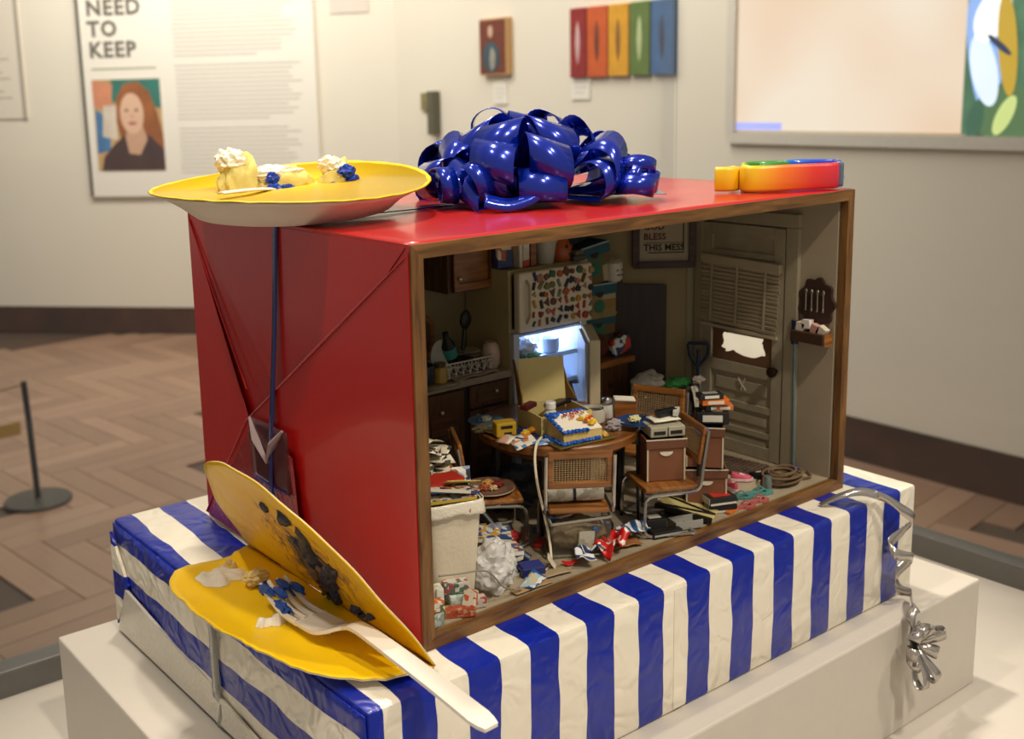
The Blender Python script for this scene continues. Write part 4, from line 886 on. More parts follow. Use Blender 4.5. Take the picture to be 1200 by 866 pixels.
carton((33.1, 19.4, 10.8+.9), (4.2, 2.0, 1.9), (0, 0, -3), 'flattish carton with blue lid on the chest, lowest of the carton pile')
carton((32.9, 19.2, 13.35), (4.0, 2.4, 3.1), (0, 0, -4), 'middle carton of the pile, blue lid and green round emblem')
carton((32.8, 19.3, 16.5), (3.6, 2.4, 3.5), (0, -9, -4), 'topmost carton of the pile, tilted, with blue lid')
t = T('printed_carton', 'dark blue carton wedged under the ceiling above the pile', 'box', (31.9, 20.5, 20.4), rot=(0, -8, 10), group='fruit cartons piled right of the fridge'); B().box((0, 0, 1.1), (6, 3, 2.2)).obj('carton_body', mat('#16222e', .6, var=.2), t)
t = mug((34.7, 18.2, 16.5), .85, 1.7, '#c9c0ac', 'white mug with a little face beside the topmost carton', False)
b = B(); b.box((-.3, -.83, 1.05), (.2, .08, .1)).box((.3, -.83, 1.05), (.2, .08, .1)).box((0, -.86, .6), (.7, .06, .09)).obj('painted_face', M_black, t)
t.children[0].name = 'cup'; t2 = B().lathe([(.9, 1.65), (.6, 2.0), (.1, 2.1)], seg=16).obj('lid', mat('#b8ad92', .5), t, smooth=True)
bagblob((32.2, 17.8, 9.8), (2.4, 1.2, 2.4), mat('#5e1f14', .7, var=.15, bump=.5), 'rust red cloth bundle on the wooden chest', 'bundle', 'cloth_bundle', 6, amp=.15)
tag(B().box((0, 0, 0), (2.3, .8, 1.6), rot=(0, -15, 0), bev=.2).obj('snack_bag', printed(('#2a4a80', '#d8d8d0', '#c03a28', '#e0e4e8', '#20405a'), 1.6, .3, 0, 4.), loc=(34.9, 17.6, 10.7)), 'blue white and red snack packet on the chest\'s right', 'packet')
t = T('leaning_board', 'nearly black wooden door panel leaning flat on the angled wall', 'board', (0, 0, 0))
b = B(); vs = [obl(2.9, F, .12), obl(7.6, F, .12), obl(7.6, 15.9, .12), obl(2.9, 15.7, .12)]; b._add(vs+[v+oN*.35 for v in vs], [[0, 1, 2, 3], [7, 6, 5, 4], [0, 4, 5, 1], [1, 5, 6, 2], [2, 6, 7, 3], [3, 7, 4, 0]]); b.obj('slab', WD, t)
b = B(); vs = [obl(6.9, 15.5, .2), obl(7.7, 15.5, .2), obl(7.7, 16.4, .2), obl(6.9, 16.2, .2)]; b._add(vs+[v+oN*.35 for v in vs], [[0, 1, 2, 3], [7, 6, 5, 4], [0, 4, 5, 1], [1, 5, 6, 2], [2, 6, 7, 3], [3, 7, 4, 0]]); b.obj('top_bracket', WD, t)
# sampler picture
t = T('framed_sampler', 'wood framed embroidered sampler reading GOD BLESS THIS MESS high on the angled wall', 'picture', (0, 0, 0)); MO = cols(-oD, (0, 0, 1), oN)
def onO(tm, z, w_, h_, d0, d1, nm, m):
    b = B(); c_ = obl(tm, z, (d0+d1)/2); return b.box((0, 0, 0), (w_, h_, d1-d0)), c_, nm, m
def putO(tm, z, w_, h_, d0, d1, nm, m, par):
    b = B().box((0, 0, 0), (w_, h_, d1-d0), bev=.02); o = b.obj(nm, m, par); o.matrix_local = Matrix.Translation(obl(tm, z, (d0+d1)/2)*S) @ MO.to_4x4(); return o
MF = wood('#2a140b', '#4a2616', .5, 0, 2)
tm, zc, fw2, fh2 = 3.15, 19.95, 5.1, 4.8
putO(tm, zc, fw2-.6, fh2-.6, .15, .3, 'cloth', mat('#a89a80', .9, var=.06), t)
for (dx, dz, w_, h_) in ((0, fh2/2, fw2+.3, .62), (0, -fh2/2, fw2+.3, .62), (fw2/2, 0, .62, fh2+.3), (-fw2/2, 0, .62, fh2+.3)): putO(tm-dx, zc+dz, w_, h_, .15, .65, 'frame_bar', MF, t)
MTX = mat('#5c1f1c', .8); MTD = mat('#2a2018', .8)
for s_, z, m_ in (('GOD', 20.75, MTX), ('BLESS', 19.85, MTX), ('THIS MESS', 18.85, MTD)): text(s_, .82, m_, t, obl(tm+1.85, z, .31), MO, 'lettering', .02, .02)
for (dx, dz, w_, h_) in ((1.75, .3, .12, 2.6), (0.2, -1.3, 3.3, .1), (0, -.4, 3.4, .05)): putO(tm-dx, zc+dz, w_, h_, .3, .34, 'stitched_border', MTD, t)

# --- door in the right wall
xr = 42.28
M_door = mat('#a09379', .6, var=.12, bump=.15, sc=1.2); M_case = mat('#9c8f74', .6, var=.06)
t = T('back_door', 'scuffed cream panelled door with a broken window in the right wall', 'door', (0, 0, 0))
y0, y1, z1 = 5.3, 14.1, 21.5
def bx(yc, zc, dy, dz, d0, d1, nm, m, par, bev=.03, **k): return B().box((xr-(d0+d1)/2, yc, zc), (d1-d0, dy, dz), bev=bev).obj(nm, m, par, **k)
bx((y0+y1)/2, 16.6, y1-y0, 9.8, .02, .18, 'upper_panel', M_door, t)
bx((y0+y1)/2, 5.2, y1-y0, 8.6, .02, .18, 'lower_panel', M_door, t)
for yc in (y0+.55, y1-.55): bx(yc, 11.2, 1.1, 20.5, .18, .42, 'stile', M_door, t)
for zc, dz in ((21.0, 1.0), (18.9, .5), (13.0, .5), (8.7, 1.0), (5.4, .6), (3.1, .5), (1.5, 1.1)): bx((y0+y1)/2, zc, y1-y0-2.0, dz, .18, .42, 'rail', M_door, t)
for zc, dz in ((7.1, 1.7), (4.25, 1.2), (2.3, .9)):
    bx((y0+y1)/2, zc, y1-y0-3.2, dz*.65, .18, .3, 'raised_panel', M_door, t, .06)
bx((y0+y1)/2, 10.9, y1-y0-2.0, 3.6, -.2, .0, 'bright_pane', mat('#e6d9bd', .5, emis=.75, var=.06, sc=.8), t, label='window pane lit from outside')
# torn brown cover with ragged hole
yc_, zc_ = 9.5, 10.95
outer = [(-3.3, -1.7), (3.3, -1.5), (3.35, 1.6), (-3.3, 1.7)]
hole = []
for k in range(36):
    a_ = 2*PI*k/36; n0 = .55*noise.noise(Vector((math.cos(a_)*2.6, math.sin(a_)*2.6, 3.3)))
    hole.append(((2.45+1.1*n0)*math.copysign(abs(math.cos(a_))**.6, math.cos(a_)), (1.05+1.0*n0)*math.copysign(abs(math.sin(a_))**.6, math.sin(a_))))
def toO(p):
    a_ = math.atan2(p[1]/1.7, p[0]/3.3); c_, s_ = math.cos(a_), math.sin(a_); k = 1/max(abs(c_), abs(s_)); return (3.35*c_*k, 1.7*s_*k)
b = B(); n = len(hole); vs = [(xr-.2, yc_+p[0], zc_+p[1]) for p in hole]+[(xr-.2, yc_+toO(p)[0], zc_+toO(p)[1]) for p in hole]; vs += [(xr-.3, v[1], v[2]) for v in vs]
fs = []
for i in range(n): j = (i+1) % n; fs += [[i, j, n+j, n+i], [2*n+i, 3*n+i, 3*n+j, 2*n+j], [i, 2*n+i, 2*n+j, j]]
b._add(vs, fs); b.obj('torn_cover', mat('#6b4a30', .8, var=.15), t, label='torn brown cardboard over the window')
B().lathe([(.2, 0), (.2, .3), (.45, .5), (.45, .8), (.2, .95)], (xr-.42, y0+.55, 9.2), 14, rot=(0, -90, 0)).obj('knob', mat('#2a1c10', .35, metal=.5), t, smooth=True)
b = B(); b.tube([(xr-.45, 9.8, 7.9), (xr-.45, 9.4, 7.3), (xr-.45, 9.5, 6.8)], .06, 4).tube([(xr-.45, 9.1, 7.9), (xr-.45, 9.35, 7.3), (xr-.45, 9.0, 6.9)], .06, 4).obj('paint_chip', mat('#b8ac94', .6), t)
# casing
for yc, w_, nm in ((4.55, 1.2, 'side'), (14.5, .8, 'side')): bx(yc, 11.27, w_, 20.7, .02, .5, 'casing', M_case, t, label='door casing board')
bx(9.43, 22.2, 10.96, 1.1, .02, .5, 'casing', M_case, t)
# window blind
t = T('window_blind', 'crooked cream slatted blind hanging over the door\'s window', 'blind', (xr-.6, 9.75, 18.2), rot=(1.5, 0, 0))
MB_ = mat('#b0a083', .6, var=.05)
B().box((0, 0, 0), (.5, 8.6, .8), bev=.1).obj('head_rail', MB_, t)
random.seed(3)
for k in range(15):
    z = -.55-k*.36; B().box((0, random.uniform(-.06, .06), z), (.44, 8.3, .05), rot=(random.uniform(-.8, .8)+(.8 if k > 9 else 0), 62, 0)).obj('slat', MB_, t)
for y in (-2.9, .1, 2.9): B().box((-.26, y, -2.9), (.03, .22, 5.2)).obj('ladder_tape', MB_, t)
B().box((0, 0, -6.0), (.3, 8.3, .25)).obj('bottom_rail', MB_, t)
# spoon rack
t = T('spoon_rack', 'dark brown scalloped spoon rack with a paper filled shelf on the right wall', 'rack', (xr, 2.25, 15.6))
MXr = cols((0, -1, 0), (0, 0, 1), (-1, 0, 0)).to_4x4()
pl_ = [((1.65+.14*math.cos(9*a))*math.cos(a), (2.05+.14*math.cos(9*a))*math.sin(a)) for a in [2*PI*k/72 for k in range(72)]]
B().prism(pl_, .3, MXr).obj('back_board', mat('#3a241a', .5, var=.15), t)
B().box((-.8, 0, -2.75), (1.3, 3.2, .9), bev=.08).obj('shelf_box', mat('#3f2617', .5, var=.15), t); B().box((-.8, -1.62, -2.8), (1.1, .1, 1.0)).obj('shelf_end', W2, t)
for k in range(4):
    y = .85-.55*k; b = B(); b.tube([(-.45, y, .65), (-.45, y, -.5)], .06, 5); b.blob((-.48, y, .85), (.12, .32, .45), .05, sub=2); b.blob((-.48, y, -.65), (.1, .22, .3), .05, sub=2)
    tag(b.obj('souvenir_spoon', mat('#a89a88', .25, metal=.8), loc=(xr, 2.25, 15.7), smooth=True), ['leftmost', 'second', 'third', 'rightmost'][k]+' small silver spoon on the brown spoon rack', 'spoon', 'spoons on the spoon rack')
for k, (y, z, ry) in enumerate(((.9, -2.0, 10), (.35, -1.7, -5), (-.5, -2.0, 15), (-1.1, -2.1, 30))):
    tag(B().box((0, 0, 0), (.6, .75, .7), rot=(ry, 0, 0)).obj('folded_note', mat(['#d8c4b4', '#e8dcd0', '#c89484', '#d8c8b0'][k], .7), loc=(xr-.8, 2.25+y, 15.6+z)), ['pink tinted paper at the left of', 'white upright card in', 'reddish paper in the middle of', 'cream paper at the right of'][k]+' the spoon rack\'s shelf', 'paper', 'papers on the spoon rack')
t = T('mop', 'long pole with blue collar standing against the right wall', 'mop', (41.75, 3.75, F+.05))
B().tube([(0, 0, .3), (.05, .3, 11.4)], .11, 8).obj('pole', mat('#7fa0a8', .25, metal=.6), t); B().lathe([(.32, 0), (.32, 1.3), (.22, 1.5), (.3, 1.6), (.3, 2.0)], (.05, .3, 11.0), 12).obj('grip', mat('#1a2740', .4), t, smooth=True); B().box((0, 0, .2), (.5, 1.0, .35), bev=.1).obj('foot', mat('#1c3fa8', .4), t)
t = T('snow_shovel', 'navy D-handled shovel standing left of the door', 'shovel', (40.9, 13.6, F+.05), rot=(0, 0, -50))
B().tube([(0, 0, 0), (0, 0, 9)], .18, 8).obj('shaft', mat('#1b2a44', .4), t); B().tube(fillet([(0, 0, 7.4), (-.75, 0, 8.4), (-.95, 0, 9.6), (.95, 0, 9.6), (.75, 0, 8.4), (0, 0, 7.4)], .3, 3), .17, 6).obj('grip', mat('#16233c', .4), t, smooth=True)
# ================================================================ TABLE, CHAIRS AND CLUTTER
TZ = 8.2
t = T('dining_table', 'round wooden kitchen table buried under cake, plates and papers', 'table', (20.2, 9.8, F))
W3 = wood('#54300f', '#9a5f28', .35, 0, 1.2, .3)
B().lathe([(.01, 6.5), (5.9, 6.5), (6.25, 6.65), (6.3, 7.2), (6.2, 7.3), (.01, 7.3)], seg=48).obj('tabletop', W3, t, smooth=True)
B().lathe([(.01, 5.9), (5.2, 5.9), (5.2, 6.5), (.01, 6.5)], seg=40).obj('apron', W1x, t, smooth=True)
for x, y in ((-4.0, -2.6), (3.9, -2.6), (-3.6, 3.2), (3.8, 3.2)): B().box((x, y, 3.1), (.45, .45, 6.2), taper=.8).obj('leg', M_black, t)

def chair(loc, rz, lab, lean=9):
    t = T('cane_chair', lab, 'chair', (loc[0], loc[1], F), rot=(0, 0, rz), group='chrome and cane chairs round the table')
    B().box((0, .1, 3.55), (4.3, 4.1, .42), bev=.15).obj('seat', W2, t)
    m = Matrix.Rotation(math.radians(lean), 3, 'X'); o = Vector((0, -2.0, 5.3))
    def q(x, z, y=0): return tuple(o+m @ Vector((x, y, z)))
    b = B()
    b.box(q(0, 2.55), (4.5, .32, .55), rot=(lean, 0, 0), bev=.1).box(q(0, .25), (4.5, .32, .5), rot=(lean, 0, 0), bev=.1).box(q(-2.05, 1.4), (.42, .3, 2.2), rot=(lean, 0, 0), bev=.1).box(q(2.05, 1.4), (.42, .3, 2.2), rot=(lean, 0, 0), bev=.1).obj('back_frame', W2, t)
    b = B()
    for i in range(19): b.box(q(-1.82+i*.202, 1.4), (.05, .04, 1.9), rot=(lean, 0, 0))
    for i in range(11): b.box(q(0, .55+i*.17, .01), (3.8, .04, .05), rot=(lean, 0, 0))
    b.obj('cane_weave', mat('#a8875a', .6, var=.12), t, kind='stuff')
    for s_ in (-1, 1):
        x = 2.38*s_
        pts = fillet([q(x, 2.6, -.2), q(x, .2, -.2), (x, -2.0, 3.35), (x, 2.25, 3.3), (x, 2.35, .2), (x, -1.6, .15)], .75, 5)
        B().tube(pts, .14, 8).obj('chrome_side', M_chrome, t, smooth=True)
    B().tube([(-2.38, -1.6, .15), (2.38, -1.6, .15)], .13, 8).obj('floor_bar', M_chrome, t, smooth=True)
    return t
chair((16.4, 3.9), -34.8, 'cane-backed chair nearest the viewer, back turned to us, rolled paper on its seat')
chair((12.9, 9.3), -120, 'cane-backed chair at the table\'s left side, seen edge-on behind the trash basket')
chair((24.3, 2.8), 64, 'cane-backed chair at the table\'s right, carrying a brown carton')
chair((29.2, 8.8), 111.7, 'cane-backed chair behind the table, its woven back facing the viewer')

# --- things on the table
t = T('cake_box', 'open cream cardboard cake box with raised lid on the table', 'box', (19.0, 8.9, TZ+.02), rot=(0, 0, -13))
MC1 = mat('#d8c27e', .7, var=.04); MC2 = mat('#8a6526', .8, var=.06)
B().box((0, 0, .06), (4.3, 3.7, .1)).obj('base', MC2, t)
for c_, d_ in (((0, -1.85, .8), (4.3, .1, 1.6)), ((0, 1.85, .8), (4.3, .1, 1.6)), ((-2.1, 0, .8), (.1, 3.7, 1.6)), ((2.1, 0, .8), (.1, 3.7, 1.6))): B().box(c_, d_).obj('side_wall', MC1, t)
B().box((.1, 2.1, 3.3), (3.6, .1, 3.4), rot=(-10, 0, -14)).obj('lid', MC1, t, label='raised cream lid')
B().prism([(0, 0), (1.4, .2), (1.7, 1.2), (.6, 3.4), (0, 3.4)], .1, Matrix.Translation((-2.0, 1.85, 1.65)) @ cols((-.25, -1, 0), (0, .25, 1), (-1, 0, 0)).to_4x4()).obj('lid_flap', MC2, t, label='brown inner lid flap')
B().prism([(0, 0), (1.2, .2), (.5, 1.2), (0, 3.2)], .1, Matrix.Translation((2.0, 1.85, 1.65)) @ cols((.25, -1, 0), (0, .25, 1), (1, 0, 0)).to_4x4()).obj('lid_flap', MC2, t)
t = T('medicine_bottle', 'white pill bottle with red label standing in the cake box', 'bottle', (17.7, 7.9, TZ+.2))
B().lathe([(.42, 0), (.5, .1), (.5, 1.5), (.34, 1.8), (.34, 1.9)], seg=16).obj('bottle_body', mat('#e6e0cc', .35), t, smooth=True); B().lathe([(.42, 1.85), (.42, 2.3), (.36, 2.36), (.01, 2.36)], seg=16).obj('cap', mat('#efe9da', .35), t, smooth=True)
B().prism([(.52*math.cos(a), .52*math.sin(a)) for a in [-1.6+.15*k for k in range(12)]]+[(.3*math.cos(a), .3*math.sin(a)) for a in [.05-.15*k for k in range(12)]], .8, None, .4).obj('red_label', mat('#c23c28', .5), t)
tag(B().box((0, 0, .2), (1.5, .7, .4), rot=(0, 0, 20), bev=.1).obj('wallet', mat('#5a1420', .5), loc=(17.4, 10.0, TZ+1.65)), 'dark red pouch lying on the cake box\'s left back corner', 'pouch')
tag(B().box((0, 0, .15), (2.4, .9, .3), rot=(0, 0, 10), bev=.08).obj('phone', mat('#14161c', .3), loc=(20.0, 9.6, TZ+1.5)), 'black handset resting in the cake box', 'handset')
t = T('birthday_cake', 'half eaten sheet cake with blue icing border and scribbled writing on a gold tray', 'cake', (18.2, 5.75, TZ+.02), rot=(0, 0, -8))
B().box((.1, 0, .08), (5.0, 2.9, .12), bev=.05).obj('tray', mat('#8a7838', .3, metal=.6), t)
b = B(); vs = [(-1.75, -1.1, .14), (1.6, -1.1, .14), (1.6, 1.1, .14), (-1.75, 1.1, .14), (-1.75, -1.0, 1.0), (1.6, -1.0, .85), (1.5, 1.1, 1.7), (-1.75, 1.1, 1.75)]
b._add(vs, [[0, 1, 2, 3][::-1], [4, 5, 6, 7], [0, 1, 5, 4], [1, 2, 6, 5], [2, 3, 7, 6], [3, 0, 4, 7]]); b.obj('sponge', mat('#d9b96a', .8, bump=.4, sc=3), t)
b = B(); vs = [(-1.78, -1.04, 1.02), (1.62, -1.04, .87), (1.52, 1.12, 1.72), (-1.78, 1.12, 1.77)]; b._add(vs+[(v[0], v[1], v[2]+.1) for v in vs], [[3, 2, 1, 0], [4, 5, 6, 7], [0, 1, 5, 4], [1, 2, 6, 5], [2, 3, 7, 6], [3, 0, 4, 7]]); b.obj('white_icing', mat('#efe6cf', .4), t)
b = B(); random.seed(21)
def bd(p, q, n):
    for i in range(n+1):
        k = i/n; b.blob(tuple(Vector(p)*(1-k)+Vector(q)*k), (.34, .34, .3), .3, sub=2, seed=i)
bd((-1.75, -1.05, 1.1), (-1.75, 1.1, 1.85), 6); bd((-1.75, 1.1, 1.85), (1.5, 1.1, 1.8), 10); bd((-1.7, -1.1, 1.1), (.3, -1.1, 1.0), 6); bd((-1.75, -1.15, .25), (1.3, -1.15, .25), 11); bd((-1.85, -1.1, .25), (-1.85, 1.1, .25), 7); b.blob((-1.4, .7, 1.9), (.8, .6, .4), .3, sub=3)
b.obj('icing_border', mat('#1459b8', .4, var=.1), t, smooth=True)
for k, (x, y, c_) in enumerate(((-.6, .45, '#c83a28'), (0, .5, '#c83a28'), (.5, .55, '#c83a28'), (.9, .4, '#e0a020'), (-.2, .1, '#d87a30'))):
    z = 1.42+.34*(y+1.0)*.9-.02; b = B(); b.tube([(x-.2, y-.15, z-.05), (x-.05, y+.18, z+.06), (x+.08, y-.1, z-.02), (x+.24, y+.15, z+.06)], .06, 5); b.obj('icing_writing', mat(c_, .4), t, smooth=True)
b = B()
for x, y in ((.7, -.4), (1.1, -.1), (.4, -.1), (1.2, -.6), (.9, -.8)): b.blob((x, y, 1.3+.35*(y+.9)), (.5, .4, .25), .5, sub=2, seed=x)
b.obj('icing_flower', mat('#e8b418', .4, var=.2), t, smooth=True)
b = B()
for x, y in ((.55, -.55), (1.0, -.35), (1.25, -.25)): b.blob((x, y, 1.4+.35*(y+.9)), (.25, .22, .25), .4, sub=2, seed=y)
b.obj('icing_flower', mat('#d83a20', .4), t, smooth=True)
b = B()
for i in range(14): b.blob((1.75+random.uniform(0, .6), random.uniform(-1.1, .9), .25), (.3, .25, .25), .4, sub=2, seed=i)
b.obj('crumbs', mat('#c8a050', .7, var=.3), t, kind='stuff')
mug((22.2, 8.0, TZ+.02), .95, 1.15, '#cfc8b4', 'white cup of black coffee right of the cake', True, dark='#120a06')
t = T('salt_shaker', 'glass salt shaker with metal cap beside the coffee cup', 'shaker', (23.9, 8.2, TZ+.02))
B().lathe([(.42, 0), (.48, .1), (.42, 1.1), (.4, 1.15)], seg=12).obj('glass', mat('#c8c6ba', .15, var=.02), t, smooth=True); B().lathe([(.44, 1.1), (.46, 1.35), (.3, 1.6), (.01, 1.65)], seg=12).obj('cap', M_chrome, t, smooth=True)
bagblob((22.0, 5.5, TZ+.02), (1.3, 1.0, .8), mat('#cdbfc0', .7, bump=.8, sc=3), 'crumpled pale pink tissue at the table\'s front right edge', 'tissue', 'tissue', 3, amp=.5)
bagblob((23.0, 6.6, TZ+.02), (1.3, .8, .4), mat('#3a241c', .6, bump=.8, sc=3, var=.3), 'dark heap of crumbs and wrappers between cup and tissue', 'crumb heap', 'crumb_heap', 4, amp=.5)
t = T('wooden_holder', 'wooden box with a cream paper on top at the table\'s right edge', 'holder', (25.3, 7.7, TZ+.02), rot=(0, 0, -38)); B().box((0, 0, .65), (1.7, 1.2, 1.3), bev=.05).obj('box_body', W3, t); B().box((0, 0, 1.36), (1.6, 1.2, .08), rot=(0, 4, 0)).obj('paper', M_paper, t)
pack((23.4, 9.8, TZ+.02), (1.9, .7, .5), '#9c6a28', 'tan cardboard tube lying behind the coffee cup', 25, 'tube', 'cardboard_tube')
def knife(loc, rz, lab, l=2.6, col='#c8ccd6', hcol='#2a62c8'):
    t = T('table_knife', lab, 'knife', loc, rot=(0, 0, rz)); B().box((l*.3, 0, .06), (l*.6, .2, .05), bev=.02).obj('blade', mat(col, .3, metal=.5), t); B().box((-l*.2, 0, .08), (l*.4, .22, .12), bev=.04).obj('handle', mat(hcol, .35), t); return t
knife((22.0, 10.5, TZ+.3), 10, 'blue handled knife behind the cake box on the table')
def food_plate(loc, r, col, rimc, foods, lab, tilt=(0, 0, 0)):
    t = plate_mini(loc, r, col, lab, tilt, rimc)
    for k, (x, y, d_, c_) in enumerate(foods): B().blob((x, y, r*.12+d_*.25), (d_, d_*.8, d_*.5), .4, 2, 3, k+loc[0]).obj('food', mat(c_, .6, var=.2, bump=.4, sc=3), t, smooth=True)
    return t
food_plate((16.1, 8.6, TZ+.05), 1.35, '#2a62a8', '#1a2c58', ((-.35, -.1, .7, '#e8c028'), (.45, .1, .8, '#e89a18'), (.1, .4, .5, '#d8d0b0')), 'navy rimmed plate with yellow and orange food left of the cake')
food_plate((15.4, 11.0, TZ+.05), 1.3, '#9c8f60', '#6b6238', ((0, 0, .9, '#8a8040'), (.4, .3, .6, '#4a5a30')), 'olive plate of leftovers behind the navy rimmed plate')
food_plate((15.9, 13.3, TZ+.05), 1.4, '#7a98b4', '#5a7894', ((0, 0, .8, '#cfc4a8'), (-.5, .1, .6, '#4a6a90')), 'blue plate with pale cake near the cabinet side of the table')
t = T('camera_box', 'bright yellow plastic box with a dark slot at the table\'s left edge', 'box', (14.9, 9.9, TZ+.1), rot=(0, 0, -20)); B().box((0, 0, .55), (1.6, 1.1, 1.1), bev=.12).obj('shell', mat('#c8a018', .45, var=.1), t); B().box((0, -.56, .75), (.9, .05, .22)).obj('slot', M_black, t); B().box((.1, -.56, .3), (.6, .05, .12)).obj('slot', M_black, t)
def card(loc, d, rz, m, lab, tilt=(0, 0), nm='paper_sheet', cat='paper', amp=.12, group=None):
    o = B().sheet(d[0], d[1], amp, loc[0], nu=5, nv=4, th=.04, freq=.7).obj(nm, m, loc=loc, rot=(tilt[0], tilt[1], rz), smooth='all'); return tag(o, lab, cat, group)
card((14.9, 7.8, TZ+.12), (1.7, 1.9), -20, printed(('#e4dccb', '#d8d0bc', '#3f78a8', '#e0d8c6', '#c87a3a'), 1.3, .6, 0, 3.), 'cream leaflet with blue picture hanging over the table\'s left edge', (8, -12))
card((14.3, 9.0, TZ+.1), (1.0, 1.3), 10, printed(('#d8a890', '#e0d4c0', '#c8a078'), 1.2, .6, 0, 1.), 'peach coloured paper at the table\'s left edge', (0, -25))
card((15.9, 6.6, TZ+.12), (1.5, 1.0), -25, printed(('#2f62b0', '#c8d4e8', '#7898c8', '#e0e0e4'), 2, .5, 0, 2.), 'blue and white striped packet at the table\'s front edge', (6, -6))
bagblob((14.2, 11.8, TZ), (1.5, .9, .6), mat('#6b5a38', .7, var=.3, sc=2, bump=.6), 'brown crumpled scraps with white flecks at the table\'s far left', 'scraps', 'scrap_heap', 7, amp=.5)
P_ = spline([(16.2, 7.2, 8.5), (14.9, 6.3, 8.45), (14.1, 5.6, 7.6), (13.8, 5.0, 6.0), (13.8, 4.4, 4.2), (13.6, 3.6, 2.4), (12.9, 2.7, 1.15), (11.9, 2.3, 1.02), (11.4, 3.2, 1.02), (12.2, 4.2, 1.02)], 6)
tag(B().tube(P_, .1, 6).obj('power_cable', mat('#e3d3b2', .45), smooth=True), 'cream cable hanging from the table down to the floor', 'cable')

# --- stuff on the chairs
t = T('rolled_newspaper', 'grey rolled newspapers tied with a band on the nearest chair\'s seat', 'newspaper', (16.0, 3.5, F+4.45), rot=(0, 0, -34.8))
B().tube([(-2.0, 0, 0), (-1, .03, .02), (0, 0, 0), (1, .02, .02), (2.0, 0, 0)], [.62, .68, .6, .66, .6], 14).obj('paper_roll', M_news, t, smooth=True)
B().lathe([(.68, -.1), (.68, .1)], (-.1, 0, 0), 14, rot=(0, 90, 0)).obj('string', M_black, t)
t = T('brown_carton', 'brown storage carton with white edges on the right chair\'s seat', 'carton', (24.5, 3.1, F+3.8), rot=(0, 0, -31))
MCt = mat('#7a4a2c', .7, var=.06); MEd = mat('#c9b89a', .6)
def carton_parts(t, d, hole=True):
    B().box((0, 0, d[2]/2), d, bev=.03).obj('carton_body', MCt, t)
    for s_ in (-1, 1): B().box((s_*d[0]/2, -d[1]/2, d[2]/2), (.12, .12, d[2])).obj('edge_strip', MEd, t)
    b = B(); b.box((0, 0, d[2]-.35), (d[0]+.25, d[1]+.25, .7), bev=.04).obj('lid', mat('#6b3f26', .7, var=.06), t); B().box((0, -d[1]/2-.13, d[2]+.0), (d[0]+.3, .06, .1)).obj('lid_edge', MEd, t)
    if hole: B().prism([(.5*math.cos(PI+PI*k/8), .32*math.sin(PI+PI*k/8)) for k in range(9)], .05, Matrix.Translation((0, -d[1]/2-.04, d[2]-.95)) @ cols((1, 0, 0), (0, 0, 1), (0, -1, 0)).to_4x4()).obj('hand_hole', mat('#d8ccb4', .6), t)
carton_parts(t, (2.8, 2.4, 3.2))
t = T('disk_drive', 'beige electronic box with two dark slots on the carton', 'appliance', (24.6, 3.0, F+7.08), rot=(0, 0, -27))
B().box((0, 0, .4), (2.7, 1.9, .8), bev=.08).obj('housing', mat('#a8a088', .5, var=.06), t)
for x in (-.65, .65): B().box((x, -.96, .35), (.9, .06, .26)).obj('slot', M_black, t)
B().box((0, -.97, .4), (.06, .06, .7)).obj('seam', M_black, t)
card((24.9, 3.3, F+8.1), (2.2, 1.5), -20, M_paper, 'cream papers lying on the beige electronic box')
pack((25.3, 3.4, F+8.3), (1.7, .6, .45), '#16161a', 'black cassette lying on the papers over the carton', -10, 'cassette', 'black_cassette')
pack((26.0, 3.0, F+8.3), (1.3, .4, .4), '#c8c4b8', 'white and grey remote on the papers over the carton', 35, 'remote', 'remote_control')
t = food_plate((23.7, 4.9, F+7.6), 1.5, '#1f4f8a', '#16386a', ((-.2, 0, .95, '#e8dca0'), (.3, .3, .6, '#2a62b0')), 'blue plate with a piece of white cake beside the right chair\'s carton', (0, 0, 0))
t = T('stool', 'small dark stool holding the blue cake plate', 'stool', (23.9, 5.3, F)); B().lathe([(.01, 6.2), (1.1, 6.2), (1.1, 6.65), (.01, 6.65)], seg=20).obj('stool_top', M_black, t, smooth=True)
for a in range(3): B().tube([(.8*math.cos(a*2.1), .8*math.sin(a*2.1), 6.3), (1.0*math.cos(a*2.1), 1.0*math.sin(a*2.1), 0)], .12, 6).obj('leg', M_black, t)
t = T('cake_fork', 'silver fork resting on the blue cake plate', 'fork', (24.6, 4.9, F+8.15), rot=(0, -8, 10)); B().box((.6, 0, 0), (1.6, .14, .08), bev=.03).obj('handle', M_chrome, t)
for k in range(3): B().box((-.5, -.14+.14*k, 0), (.7, .05, .05)).obj('tine', M_chrome, t)
food_plate((12.7, 9.1, F+3.8), 1.9, '#b8a88c', '#7a5a48', ((-.6, -.2, .9, '#a8532c'), (.1, .3, 1.0, '#c89048'), (.6, -.3, .9, '#8a2a1c'), (-.1, -.6, .7, '#d0b080'), (.8, .4, .6, '#5a3a2a'), (-.9, .5, .5, '#c8c0a0')), 'plate heaped with reddish food scraps on the left chair\'s seat')
